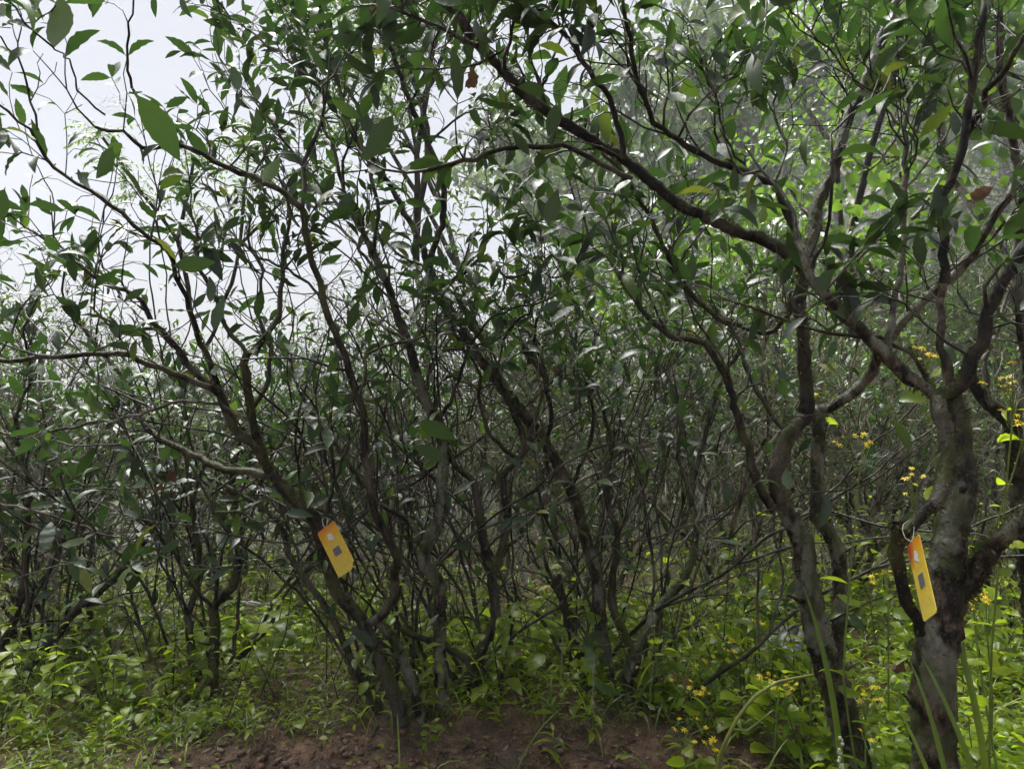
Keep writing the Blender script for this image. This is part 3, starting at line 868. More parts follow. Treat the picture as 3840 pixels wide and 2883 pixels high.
G.limb([(3550, 1500), (3563, 1480), (3624, 1395), (3684, 1287), (3732, 1131), (3792, 1010), (3870, 900)], [1.5, 1.4], [62, 56, 46], bark=B_DARK, twigs=4, leafy=0.5, moss=80)
G.limb([(3555, 1480), (3551, 1383), (3527, 1299), (3527, 1131), (3539, 1010)], [1.5, 1.5], [50, 34, 28], bark=B_PALE, name="dead_limb")
G.limb([(3330, 1310), (3353, 1131), (3385, 987), (3395, 700), (3398, 480), (3404, 370)], [1.55, 1.75], [30, 24, 22, 14], bark=B_PALE, twigs=10, span=(0.5, 1), length=(0.15, 0.35), leaf=(0.07, 0.11))
G.limb([(3539, 1060), (3536, 903), (3539, 752), (3600, 572), (3642, 361), (3672, 151), (3700, -30)], [1.5, 1.4], [40, 38, 34, 28], bark=B_DARK, twigs=6, span=(0.1, 1), length=(0.15, 0.35), moss=80, leafy=0.6)
G.limb([(3622, 510), (3702, 343), (3768, 259), (3870, 100)], [1.45, 1.3], [28, 22], bark=B_DARK, twigs=4, length=(0.15, 0.3), leaf=(0.06, 0.1))
G.limb([(3563, 2270), (3654, 2172), (3714, 2064), (3780, 1991), (3880, 1900)], [1.42, 1.3], [78, 74, 70], moss=200)
G.limb([(3400, 700), (3480, 600), (3560, 480), (3640, 330), (3700, 240)], [1.7, 1.8], [12, 6], twigs=8, length=(0.12, 0.3), leaf=(0.07, 0.11))
G.limb([(3510, 1500), (3420, 1330), (3300, 1270), (3120, 1250), (2960, 1200), (2800, 1150), (2700, 1110)], [1.5, 1.7], [20, 16, 10], bark=B_DARK, twigs=8, span=(0.3, 1), leafy=0.7, moss=80, length=(0.12, 0.3))
G.limb([(3860, 1180), (3700, 1190), (3560, 1150), (3480, 1090)], [1.35, 1.6], [8, 6], twigs=4, length=(0.12, 0.3))
G.finish(240)

# H: dark trunk at the frame edge
H = Tree("tea_tree", "dark trunk of tea tree at the picture's right edge behind the hanging tag's tree", foot(3900, 2600, 2.5), 18, B_DARK)
H.limb([(3905, 2620), (3870, 2200), (3840, 1937), (3810, 1733), (3792, 1582), (3720, 1522), (3650, 1440), (3640, 1340)], [2.5, 2.3], [90, 80, 60, 30], ground=True, name="trunk", moss=200)
H.limb([(3800, 1600), (3850, 1400), (3830, 1200), (3810, 1000), (3830, 800), (3840, 692), (3804, 572), (3774, 391), (3750, 241), (3744, -10)], [2.3, 2.0], [44, 40, 34, 30], twigs=9, span=(0.2, 1), bark=B_LICHEN, leafy=0.7)
H.limb([(3720, 1525), (3690, 1350), (3760, 1180), (3800, 1050)], [2.3, 2.4], [26, 12], bark=B_PALE, twigs=8)
H.finish(120)

# I: left small tree
I = Tree("tea_tree", "slim tea tree with three close upright stems in tall weeds, left of the tag", foot(800, 2640, 2.55), 19, B_DARK)
I.limb([(785, 2650), (801, 2485), (807, 2335), (801, 2274), (873, 2196), (897, 2082), (891, 1943), (870, 1800), (900, 1650)], [2.5, 2.7], [46, 42, 34, 18], ground=True, name="trunk", moss=120, twigs=8, span=(0.6, 1))
I.limb([(735, 2600), (716, 2395), (704, 2304), (734, 2220), (746, 2064), (720, 1900), (760, 1750)], [2.6, 2.7], [34, 26, 14], ground=True, name="stem", twigs=9, span=(0.6, 1))
I.limb([(837, 2605), (879, 2425), (891, 2274), (909, 2094), (960, 1950), (1000, 1800)], [2.6, 2.8], [18, 10], ground=True, name="stem", twigs=6, span=(0.6, 1), bark=B_PALE)
I.limb([(660, 2630), (632, 2605), (566, 2455), (518, 2316), (480, 2200), (420, 2080)], [2.6, 2.8], [18, 9], ground=True, name="stem", twigs=7, span=(0.5, 1))
I.limb([(801, 2280), (700, 2160), (640, 2060), (560, 1960), (480, 1900)], [2.55, 2.5], [18, 9], twigs=9, span=(0.3, 1))
I.fan(9, 760, 2620, 2.65, lean=(-0.1, 0.1))
I.finish(160)

# J: left edge tree
J = Tree("tea_tree", "dark tea tree slanting out of the weeds at the picture's left edge", foot(50, 2560, 2.7), 20, B_DARK)
J.limb([(48, 2590), (120, 2485), (211, 2383), (271, 2304), (373, 2220), (470, 2120), (560, 2010)], [2.65, 2.8], [44, 34, 16], ground=True, name="trunk", moss=100, twigs=8, span=(0.5, 1))
J.limb([(0, 2520), (12, 2425), (60, 2304), (90, 2184), (102, 1973), (110, 1820), (80, 1700)], [2.8, 2.8], [40, 32, 18], ground=True, name="stem", twigs=10, span=(0.5, 1))
J.limb([(330, 2520), (337, 2450), (340, 2300), (330, 2150), (350, 2000)], [3.0, 3.1], [26, 14], ground=True, name="stem", twigs=7, span=(0.5, 1), bark=B_LICHEN)
J.limb([(75, 2560), (85, 2400), (120, 2250), (210, 2100), (260, 1950)], [2.8, 3.0], [20, 9], ground=True, name="stem", twigs=7, span=(0.5, 1))
J.limb([(-40, 1890), (60, 1900), (190, 1930), (300, 1970), (420, 2010)], [2.4, 2.5], [13, 8], bark=B_PALE, twigs=5, leafy=0.6)
J.limb([(80, 1700), (60, 1560), (120, 1400), (90, 1250), (150, 1100)], [2.8, 2.6], [16, 8], twigs=14)
J.fan(9, 150, 2540, 2.9, lean=(0.05, 0.1))
J.finish(120)
# ------------------------------------------------------------------ the thicket of tea trees behind
def tea_variant(seed, height):
    rng = np.random.RandomState(seed)
    stems, twigs, L = [], [], Leaves()

    def shoot(p, d, r, length, level):
        n = max(4, int(length / 0.09))
        st = length / n
        pts, dirs = [p], [unit(d)]
        for i in range(n):
            d = unit(dirs[-1] + rng.normal(0, 0.21, 3) + UP * 0.10)
            pts.append(pts[-1] + d * st)
            dirs.append(d)
        pts = np.array(pts)
        rad = np.linspace(r, r * (0.72 if level < 2 else 0.45), n + 1)
        stems.append(tube(pts, rad, 6 if level < 2 else 4, 0.07, rng, cap=False))
        if level < 3:
            k = 2 if rng.rand() < 0.75 else 3
            for j in range(k):
                o = rng.normal(0, 1, 3)
                o[2] = abs(o[2]) * 0.6 + 0.25
                shoot(pts[-1], unit(dirs[-1] + 0.75 * unit(o)), r * rng.uniform(0.5, 0.68), length * rng.uniform(0.62, 0.95), level + 1)
            for j in range(rng.randint(2, 5) if level else rng.randint(3, 6)):
                i = rng.randint(1, n)
                twig(rng, twigs, L, pts[i], unit(rng.normal(0, 1, 3) + UP * 0.7), rng.uniform(0.2, 0.5), 0.0035, (0.04, 0.075), 0, leafy=0.3 if level < 2 else 0.5, sub=(0, 2), sides=4)
        else:
            for j in range(rng.randint(2, 4)):
                i = rng.randint(1, n + 1)
                twig(rng, twigs, L, pts[i], unit(dirs[i] + 0.8 * unit(rng.normal(0, 1, 3)) + UP * 0.2), rng.uniform(0.18, 0.42), 0.003, (0.045, 0.085), 0, leafy=0.6, sub=(0, 2), sides=4)

    for k in range(rng.randint(5, 8)):
        a = rng.rand() * 6.28
        tilt = rng.uniform(0.1, 0.6)
        p = np.array([math.cos(a) * 0.07, math.sin(a) * 0.07, -0.12])
        shoot(p, (math.cos(a) * tilt, math.sin(a) * tilt, 1), rng.uniform(0.009, 0.024), height * rng.uniform(0.22, 0.36), 0)
    for k in range(16):                                  # thin bare suckers and dead twigs low down
        a = rng.rand() * 6.28
        rr = rng.uniform(0.03, 0.3)
        twig(rng, twigs, L, (math.cos(a) * rr, math.sin(a) * rr, rng.uniform(-0.05, 0.6)), unit(np.array([math.cos(a) * 0.7, math.sin(a) * 0.7, rng.uniform(0.2, 1.4)]) + rng.normal(0, 0.3, 3)),
             rng.uniform(0.4, 1.0), rng.uniform(0.003, 0.006), (0.04, 0.075), 0, leafy=0.3, sub=(2, 4), sides=4, crook=0.26)
    v, q = join(stems)
    trunk = make_mesh("stems", v, q, B_THICK)
    v, q = join(twigs)
    tw = make_mesh("twigs", v, q, B_THICK)
    p, d, n, s = L.arrays()
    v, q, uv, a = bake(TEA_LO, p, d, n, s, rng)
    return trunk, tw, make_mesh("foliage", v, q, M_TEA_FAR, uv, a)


VARS = [tea_variant(100 + k, h) for k, h in enumerate((2.2, 2.4, 1.9, 2.3, 2.05, 2.5))]
ZONES = [(-9, -0.42, "at the far left behind the slanting edge tree"), (-0.42, -0.18, "behind the slim three-stemmed tree"), (-0.18, 0.02, "behind the pale straight trunk"),
         (0.02, 0.2, "behind the low Y fork"), (0.2, 0.42, "behind the stout lichened tree"), (0.42, 9, "at the far right behind the hanging tag's trunk")]


def thicket():
    rng = np.random.RandomState(77)
    spots = []
    tries = 0
    while len(spots) < 126 and tries < 9000:
        tries += 1
        y = 3.15 + 9.0 * rng.rand() ** 1.15
        x = rng.uniform(-0.82, 0.82) * y + rng.normal(0, 0.1)
        if all((x - a) ** 2 + (y - b) ** 2 > (0.46 + 0.035 * y) ** 2 for a, b in spots):
            spots.append((x, y))
    for x, y in spots:
        px = x / y
        zone = [w for a, b, w in ZONES if a <= px < b][0]
        row = "front" if y < 4.6 else "middle" if y < 7.0 else "back"
        z = float(terrain(x, y))
        sc = (rng.uniform(0.7, 0.88) if y < 5.2 else rng.uniform(0.58, 0.75)) if px < -0.12 else rng.uniform(0.66, 0.84) if px < 0.28 else rng.uniform(0.72, 0.95)
        root = prop(empty("tea_tree", (x, y, z)), "tea tree in the thicket's %s rows %s" % (row, zone), "tree", "tea trees of the thicket, %s" % zone)
        root.rotation_euler = (0, 0, rng.rand() * 6.28)
        root.scale = (sc, sc, sc)
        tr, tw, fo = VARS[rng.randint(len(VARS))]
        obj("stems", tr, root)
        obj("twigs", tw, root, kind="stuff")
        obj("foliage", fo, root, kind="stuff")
    k = 0
    while k < 46:
        y = rng.uniform(13, 32)
        x = rng.uniform(-0.8, 0.35) * y
        z = float(terrain(x, y))
        root = prop(empty("tea_bush", (x, y, z)), "small far tea bush showing pale through mist %s" % ("on the left beyond the thicket" if x < -0.2 * y else "beyond the middle of the thicket"), "bush", "far tea bushes in the mist")
        root.rotation_euler = (0, 0, rng.rand() * 6.28)
        sc = rng.uniform(0.6, 0.85)
        root.scale = (sc * 1.3, sc * 1.3, sc)
        tr, tw, fo = VARS[rng.randint(len(VARS))]
        obj("stems", tr, root)
        obj("foliage", fo, root, kind="stuff")
        k += 1


thicket()


# ------------------------------------------------------------------ taller trees behind
def forked_wood(rng, p, d, r, length, level, maxl, tubes, tips, spread=0.6, rise=0.05, shrink=(0.6, 0.85)):
    n = max(4, int(length / 0.25))
    pts, dirs = [np.array(p, float)], [unit(d)]
    for i in range(n):
        dd = unit(dirs[-1] + rng.normal(0, 0.10, 3) + UP * rise)
        pts.append(pts[-1] + dd * length / n)
        dirs.append(dd)
    tubes.append(tube(np.array(pts), np.linspace(r, r * 0.7, n + 1), 8 if level == 0 else 6 if level < 3 else 4, 0.06, rng, cap=False))
    for i in range(2 if level else 5, n + 1):
        if level >= 1: tips.append((pts[i], dirs[i], level))
    if level < maxl:
        for j in range(rng.randint(2, 4)):
            o = rng.normal(0, 1, 3)
            o[2] = o[2] * 0.5 + 0.1
            i = n if j < 2 else rng.randint(n // 2, n + 1)
            forked_wood(rng, pts[i], unit(dirs[i] + spread * unit(o)), r * rng.uniform(0.5, 0.7), length * rng.uniform(*shrink), level + 1, maxl, tubes, tips, spread, rise, shrink)


def pinnate_tree(label, base, height, seed, lean=(0, 0), per=3, maxl=3):
    """tall light tree, feathery leaves of many small leaflets"""
    rng = np.random.RandomState(seed)
    tubes, tips = [], []
    forked_wood(rng, (0, 0, -0.2), (lean[0], lean[1], 1), 0.007 * height + 0.012, height * 0.42, 0, maxl, tubes, tips, 0.75, 0.03)
    pos, dr, nr, sz = [], [], [], []
    rach = []
    for p, d, lv in tips:
        if lv < 2: continue
        for k in range(per):
            a = unit(d * 0.5 + rng.normal(0, 1, 3) * np.array([1, 1, 0.6]))
            L = rng.uniform(0.22, 0.36)
            m = 6
            q = [p]
            aa = a
            for i in range(m):
                aa = unit(aa + np.array([0, 0, -0.13]))
                q.append(q[-1] + aa * L / m)
            q = np.array(q)
            rach.append(tube(q, 0.0022, 3, cap=False))
            tt = unit(np.gradient(q, axis=0))
            for i in range(1, m + 1):
                side = unit(np.cross(tt[i], UP + 0.02))
                for s in (-1, 1):
                    pos.append(q[i]); dr.append(unit(side * s + 0.5 * tt[i] + rng.normal(0, 0.18, 3) + np.array([0, 0, -0.35])))
                    nr.append(unit(UP + rng.normal(0, 0.35, 3))); sz.append(rng.uniform(0.045, 0.068))
            pos.append(q[-1]); dr.append(tt[-1]); nr.append(UP); sz.append(0.06)
    b = np.array([base[0], base[1], float(terrain(*base))])
    root = prop(empty("pinnate_tree", b), label, "tree")
    v, q = join(tubes)
    obj("trunk", make_mesh("trunk", v, q, B_DARK), root)
    v, q, uv, a = bake(LEAFLET, pos, dr, nr, sz, rng)
    crown = obj("crown", make_mesh("crown", v, q, M_PINN, uv, a), root, kind="stuff")
    v, q = join(rach)
    obj("leaf_stalks", make_mesh("leaf_stalks", v, q, M_STEM), crown, kind="stuff")


pinnate_tree("tall feathery-leaved tree rising behind the pale straight trunk", (-1.05, 7.2), 6.6, 301, (0.02, -0.03), per=16)
pinnate_tree("feathery-leaved tree behind the long diagonal limb at top centre", (0.5, 8.0), 7.6, 302, (0.0, -0.05), per=16)
pinnate_tree("feathery tree crown peeping above the sky gap at upper right", (3.7, 7.6), 6.0, 303, (-0.05, -0.02), per=14)
pinnate_tree("small distant feathery tree top against the sky at upper left", (-4.05, 8.6), 5.6, 304, (0, 0), per=14, maxl=2)


def broad_tree(name, label, base, height, seed, mat, leaf=(0.10, 0.18), per=10, spread=0.75, lean=(0, 0), maxl=3, group=None, shapes=None, bark=None, first=0.38, clump=0.22):
    rng = np.random.RandomState(seed)
    tubes, tips = [], []
    forked_wood(rng, (0, 0, -0.2), (lean[0], lean[1], 1), 0.014 * height + 0.02, height * first, 0, maxl, tubes, tips, spread, 0.02)
    pos, dr, nr, sz = [], [], [], []
    for p, d, lv in tips:
        for k in range(per if lv > 1 else per // 3):
            pos.append(p + rng.normal(0, clump, 3) * np.array([1, 1, 0.8]))
            dr.append(unit(rng.normal(0, 1, 3) + np.array([0, 0, -0.5])))
            nr.append(unit(rng.normal(0, 0.55, 3) + UP)); sz.append(rng.uniform(*leaf))
    b = np.array([base[0], base[1], float(terrain(*base))])
    v, q = join(tubes)
    tm = make_mesh("trunk", v, q, bark or B_THICK)
    v, q, uv, a = bake(shapes or BROAD_LO, pos, dr, nr, sz, rng)
    cm = make_mesh("crown", v, q, mat, uv, a)
    root = prop(empty(name, b), label, "tree", group)
    obj("trunk", tm, root)
    obj("crown", cm, root, kind="stuff")
    return tm, cm


broad_tree("broadleaf_tree", "bright yellow-green broadleaf tree behind the upper right limbs", (4.5, 6.4), 5.0, 401, M_BRIGHT, per=15)
broad_tree("broadleaf_tree", "bright green tree filling the top right corner behind the thin trunks", (5.6, 7.4), 6.6, 402, M_BRIGHT, per=16)
broad_tree("broadleaf_tree", "leafy green tree low on the bank behind the hanging tag's trunk", (4.6, 5.4), 3.6, 403, M_BRIGHT, leaf=(0.09, 0.15), per=13)
broad_tree("broadleaf_tree", "tall loose tree on the bank reaching out of frame at top right", (4.9, 10.5), 9.0, 404, M_BRIGHT, leaf=(0.12, 0.2), per=14, clump=0.3)
broad_tree("broadleaf_tree", "light green sapling glowing between the middle trunks and misty hill", (1.25, 9.5), 3.4, 405, M_BRIGHT, leaf=(0.09, 0.15), per=7, maxl=2, clump=0.25)
broad_tree("broadleaf_tree", "second light green sapling under the misty hill, near the diagonal limb", (2.75, 11.5), 4.3, 406, M_BRIGHT, leaf=(0.1, 0.16), per=8, clump=0.25)

broad_tree("broadleaf_shrub", "leafy mid-green shrub right behind the crossing limbs of the right-hand trees", (3.0, 4.9), 3.0, 407, M_BRIGHT, leaf=(0.07, 0.12), per=9, maxl=3, clump=0.2)
broad_tree("broadleaf_shrub", "tall mid-green shrub at the right edge behind the thin upright trunks", (3.9, 5.0), 4.2, 408, M_BRIGHT, leaf=(0.08, 0.13), per=10, maxl=3, clump=0.22)
broad_tree("broadleaf_shrub", "green shrub between the stout lichened tree and the hill", (2.6, 6.3), 3.3, 409, M_BRIGHT, leaf=(0.08, 0.13), per=8, maxl=3, clump=0.22)


def hill_wood():
    """the misty wood on the hill: four kinds, each tree its own thing"""
    rng = np.random.RandomState(9)
    kinds = []
    for k in range(3):
        r = np.random.RandomState(500 + k)
        tubes, tips = [], []
        forked_wood(r, (0, 0, -0.3), (0, 0, 1), 0.17, 3.8, 0, 3, tubes, tips, 0.7, 0.04)
        pos, dr, nr, sz = [], [], [], []
        for p, d, lv in tips:
            for j in range(10 if lv > 1 else 3):
                pos.append(p + r.normal(0, 0.38, 3)); dr.append(unit(r.normal(0, 1, 3) + np.array([0, 0, -0.7])))
                nr.append(unit(r.normal(0, 0.6, 3) + UP)); sz.append(r.uniform(0.18, 0.34))
        v, q = join(tubes)
        tm = make_mesh("trunk", v, q, B_THICK)
        v, q, uv, a = bake(BROAD_LO[1:], pos, dr, nr, sz, r)
        kinds.append(("hill_tree", "rounded misty grey-green tree", tm, make_mesh("crown", v, q, M_WOOD_FAR, uv, a)))
    for k in range(2):
        r = np.random.RandomState(520 + k)
        h = 9.0
        tubes = [tube(np.array([[0, 0, -0.3], [0.1, 0, h * 0.5], [0, 0.05, h]]), [0.16, 0.09, 0.02], 8, cap=False)]
        pos, dr, nr, sz = [], [], [], []
        for j in range(75):
            z = h * (0.22 + 0.78 * j / 75)
            a = r.rand() * 6.28
            ln = (1 - (z / h - 0.2)) * r.uniform(1.3, 2.4) + 0.25
            d = np.array([math.cos(a), math.sin(a), r.uniform(-0.1, 0.35)])
            pts = np.array([[0, 0, z], d * ln * 0.5 + [0, 0, z + 0.05], d * ln + [0, 0, z - 0.12 * ln]])
            pts = smooth_path(pts, 0.3)
            tubes.append(tube(pts, np.linspace(0.03, 0.008, len(pts)), 4, cap=False))
            for m in range(int(26 * ln)):
                i = r.randint(1, len(pts))
                pos.append(pts[i] + r.normal(0, 0.16, 3)); dr.append(unit(d + r.normal(0, 0.7, 3) + np.array([0, 0, -0.4])))
                nr.append(unit(r.normal(0, 0.6, 3) + UP)); sz.append(r.uniform(0.18, 0.32))
        v, q = join(tubes)
        tm = make_mesh("trunk", v, q, B_THICK)
        needle = [leaf_shape(3, 0.16, 0.2, 0.5, petiole=0.0)]
        v, q, uv, a = bake(needle, pos, dr, nr, sz, r)
        kinds.append(("hill_pine", "feathery misty pine", tm, make_mesh("crown", v, q, M_WOOD_FAR, uv, a)))
    spots = []
    tries = 0
    while len(spots) < 92 and tries < 6000:
        tries += 1
        y = rng.uniform(30, 117)
        x = rng.uniform(-0.08, 0.85) * y
        if x < 0.06 * y - 1.9 + 0.05 * (y - 30): continue
        if all((x - a) ** 2 + (y - b) ** 2 > (3.3 + 0.02 * y) ** 2 for a, b in spots): spots.append((x, y))
    for x, y in spots:
        nm, lab, tm, cm = kinds[rng.choice(5, p=[0.24, 0.24, 0.2, 0.16, 0.16])]
        where = ("at the hill's near foot" if y < 52 else "half way up the hill" if y < 84 else "along the hill crest") + (", towards the middle" if x / y < 0.3 else ", behind the bright right-hand trees")
        root = prop(empty(nm, (x, y, float(terrain(x, y)))), lab + " " + where, "tree", "trees of the misty hill wood")
        sc = rng.uniform(1.3, 1.95)
        root.scale = (sc, sc, sc)
        root.rotation_euler = (0, 0, rng.rand() * 6.28)
        obj("trunk", tm, root)
        obj("crown", cm, root, kind="stuff")


hill_wood()


# ------------------------------------------------------------------ weeds
def soil_mask(x, y):
    """1 on the bare soil in front of the trunks"""
    e = ((x + 0.12) / 1.05) ** 2 + ((y - 2.08) / 0.215) ** 2
    return 1 - sstep(0.55, 1.25, e + 0.5 * (vnoise(x * 4 + 9, y * 4) - 0.5))


def weed_proto(seed, kind):
    """stem mesh and a list of (leaf shape index, matrix) for one kind of weed"""
    rng = np.random.RandomState(seed)
    h = rng.uniform(0.22, 0.42) if kind == "lance" else rng.uniform(0.18, 0.36)
    n = 7
    d = unit(np.array([rng.normal(0, 0.18), rng.normal(0, 0.18), 1]))
    pts = [np.array([0, 0, -0.03])]
    for i in range(n):
        d = unit(d + rng.normal(0, 0.07, 3) + UP * 0.05)
        pts.append(pts[-1] + d * h / n)
    pts = np.array(pts)
    st = [tube(pts, np.linspace(0.0032, 0.0016, n + 1), 5, cap=False)]
    leaves = []
    az = rng.rand() * 6.28
    for i in range(2, n + 1):
        for s in range(2 if kind == "broad" or i > n - 2 else 1):
            a = az + s * math.pi + rng.normal(0, 0.25)
            out = np.array([math.cos(a), math.sin(a), 0.35 + 0.5 * (i == n)])
            sz = (rng.uniform(0.09, 0.15) if kind == "lance" else rng.uniform(0.045, 0.095)) * (0.75 + 0.35 * math.sin(math.pi * i / (n + 1)))
            if i == n: sz *= 0.7
            R = frames(unit(out)[None], unit(UP + rng.normal(0, 0.15, 3))[None])[0] * sz
            leaves.append((rng.randint(3), Matrix([[*R[r], pts[i][r]] for r in range(3)] + [[0, 0, 0, 1]])))
        az += 1.57 if kind == "broad" else 2.4
    v, q = join(st)
    return make_mesh("stem", v, q, M_STEM), leaves, (LANCE_HI if kind == "lance" else BROAD_HI)


WEEDS = {"lance": [weed_proto(600 + k, "lance") for k in range(5)], "broad": [weed_proto(620 + k, "broad") for k in range(6)]}


def place_weed(kind, x, y, rng, label, group, scale=1.0):
    stem, leaves, hi = WEEDS[kind][rng.randint(len(WEEDS[kind]))]
    root = prop(empty("weed", (x, y, float(terrain(x, y)))), label, "weed", group)
    root.rotation_euler = (rng.normal(0, 0.08), rng.normal(0, 0.08), rng.rand() * 6.28)
    root.scale = (scale,) * 3
    obj("stem", stem, root)
    for k, M in leaves:
        o = bpy.data.objects.new("leaf", hi_mesh(hi, M_WEED, k))
        COL.objects.link(o)
        o.parent = root
        o.matrix_local = M


def weeds():
    rng = np.random.RandomState(31)
    n = 0
    zones = [("lance", (-2.0, -0.15), (2.35, 3.3), 34, "narrow-leaved weed among the stems left of the tagged trunk", "narrow weeds on the left"),
             ("lance", (-0.2, 1.1), (2.45, 3.3), 22, "narrow-leaved weed growing between the middle trunks", "narrow weeds between the middle trunks"),
             ("broad", (-1.9, 0.2), (2.5, 3.5), 34, "broad-leaved yellow-green weed behind the tagged trunk's foot", "broad weeds behind the tagged trunk"),
             ("broad", (0.2, 2.2), (2.2, 3.5), 38, "broad toothed weed around the feet of the right-hand trunks", "broad weeds around the right-hand trunks"),
             ("broad", (0.65, 1.5), (1.55, 2.15), 16, "broad glossy weed crowding the nearest lichened trunks", "broad weeds at the nearest trunks")]
    for kind, xr, yr, cnt, lab, grp in zones:
        for k in range(cnt):
            for _ in range(20):
                x, y = rng.uniform(*xr), rng.uniform(*yr)
                if soil_mask(x, y) < 0.3: break
            place_weed(kind, x, y, rng, lab, grp, rng.uniform(0.6, 1.15))
    for (px, py, kind, sc, lab) in [(2230, 2800, "lance", 0.55, "single small weed with pointed leaves on the bare soil patch"),
                                    (1580, 2830, "broad", 0.45, "tiny round-leaved seedling at the bottom of the bare soil"),
                                    (1560, 2700, "lance", 0.8, "lush pointed-leaved weed at the foot of the leaning tagged tree"),
                                    (1900, 2640, "lance", 1.25, "tall weed with hanging pointed leaves before the twin-stemmed tree"),
                                    (2090, 2860, "lance", 0.45, "low pale sprout at the lower edge of the bare soil"),
                                    (960, 2800, "lance", 0.6, "low weed with glossy leaves left on the bare soil"),
                                    (2900, 2860, "broad", 1.35, "big toothed pale-green weed at the bottom by the arching stalk")]:
        d = CAM_Z * FPX / (py - CY)
        p = P(px, py, d)
        place_weed(kind, p[0], p[1], rng, lab, None, sc)


weeds()


def undergrowth():
    rng = np.random.RandomState(41)
    pos, dr, nr, sz, wh = [], [], [], [], []

    def plant(x, y, h, leaf, n, lean=0.2):
        z = float(terrain(x, y))
        top = np.array([rng.normal(0, lean) * h, rng.normal(0, lean) * h, h])
        for i in range(n):
            f = (i + 1) / n
            a = rng.rand() * 6.28
            pos.append(np.array([x, y, z]) + top * f)
            dr.append(unit(np.array([math.cos(a), math.sin(a), rng.uniform(-0.1, 0.6)])))
            nr.append(unit(UP + rng.normal(0, 0.3, 3)))
            sz.append(leaf * rng.uniform(0.5, 1.15))
    for k in range(2900):
        y = 2.25 + 2.9 * rng.rand() ** 1.25
        x = rng.uniform(-0.8, 0.8) * y
        if rng.rand() < soil_mask(x, y): continue
        if vnoise(x * 1.6 + 20, y * 1.6) < 0.36: continue
        h = (0.04 + 0.38 * rng.rand() ** 2) * (1.2 if x > 0.3 else 1.0) * (0.55 + 0.9 * float(vnoise(x * 2.3 + 5, y * 2.3)))
        plant(x, y, h, 0.025 + 0.055 * rng.rand() ** 1.5, rng.randint(4, 9))
    for k in range(520):
        y = rng.uniform(1.35, 2.3)
        x = rng.uniform(0.42, 0.8) * y
        plant(x, y, rng.uniform(0.04, 0.2), rng.uniform(0.03, 0.07), rng.randint(4, 8))
    v, q, uv, a = bake(BROAD_LO + LANCE_LO + LANCE_LO, pos, dr, nr, sz, rng)
    prop(obj("undergrowth", make_mesh("undergrowth", v, q, M_WEED, uv, a)), "mass of small bright leaves covering the ground under the trees", "undergrowth", None, "stuff")
    # dry brown stalks and dead twigs standing among the weeds
    ts = []
    for k in range(420):
        y = 2.3 + 2.6 * rng.rand() ** 1.2
        x = rng.uniform(-0.8, 0.8) * y
        if rng.rand() < soil_mask(x, y): continue
        p0 = np.array([x, y, float(terrain(x, y)) - 0.02])
        h = rng.uniform(0.12, 0.55)
        tip = p0 + np.array([rng.normal(0, 0.3) * h, rng.normal(0, 0.3) * h, h])
        ts.append(tube(np.array([p0, (p0 + tip) / 2 + rng.normal(0, 0.02, 3), tip]), [0.0024, 0.0018, 0.001], 4, cap=False))
    for k in range(120):
        y = rng.uniform(1.85, 2.7)
        x = rng.uniform(-0.6, 0.45) * y
        a = rng.rand() * 6.28
        ln = rng.uniform(0.03, 0.16)
        p0 = np.array([x, y, float(terrain(x, y)) + 0.004])
        p1 = p0 + np.array([math.cos(a), math.sin(a), 0]) * ln
        p1[2] = float(terrain(p1[0], p1[1])) + 0.006
        ts.append(tube(np.array([p0, (p0 + p1) / 2 + rng.normal(0, 0.004, 3), p1]), [0.002, 0.0016, 0.001], 4, cap=False))
    v, q = join(ts)
    prop(obj("dry_stalks", make_mesh("dry_stalks", v, q, B_TWIG)), "dry brown stalks standing and lying among the weeds", "dry stalks", None, "stuff")
    # low creeping leaves on the near ground
    pos, dr, nr, sz = [], [], [], []
    for k in range(9500):
        y = rng.uniform(1.8, 3.2)
        x = rng.uniform(-0.78, 0.78) * y
        if rng.rand() < 0.93 * soil_mask(x, y): continue
        if vnoise(x * 3, y * 3 + 7) < 0.3: continue
        a = rng.rand() * 6.28
        pos.append((x, y, float(terrain(x, y)) + rng.uniform(0.004, 0.05)))
        dr.append(unit(np.array([math.cos(a), math.sin(a), rng.uniform(-0.1, 0.5)])))
        nr.append(unit(UP + rng.normal(0, 0.3, 3))); sz.append(rng.uniform(0.012, 0.034))
    v, q, uv, a = bake([leaf_shape(3, 0.6, 0.2, 0.4, petiole=0.0)], pos, dr, nr, sz, rng)
    prop(obj("ground_cover", make_mesh("ground_cover", v, q, M_WEED, uv, a)), "tiny creeping leaves spread over the near ground", "ground cover", None, "stuff")
    # grass
    pos, dr, nr, sz = [], [], [], []
    for k in range(8200):
        y = rng.uniform(1.9, 4.4)
        x = rng.uniform(-0.8, 0.8) * y
        dens = 0.95 if (x < -0.45 and y < 2.75) else 0.5
        if rng.rand() > dens or rng.rand() < 0.95 * soil_mask(x, y): continue
        a = rng.rand() * 6.28
        t = rng.uniform(0.2, 0.8)
        pos.append((x, y, float(terrain(x, y)) - 0.005))
        dr.append(unit(np.array([math.cos(a) * t, math.sin(a) * t, 1])))
        nr.append(unit(np.array([-math.cos(a), -math.sin(a), 0.6 * t])))
        sz.append(rng.uniform(0.06, 0.17) if x < -0.4 and y < 2.9 else rng.uniform(0.10, 0.27))
    v, q, uv, a = bake(BLADE, pos, dr, nr, sz, rng)
    prop(obj("grass", make_mesh("grass", v, q, M_GRASS, uv, a)), "short arching grass thickest at the lower left", "grass", None, "stuff")
    # litter: dead leaves and crumbs of soil
    pos, dr, nr, sz = [], [], [], []
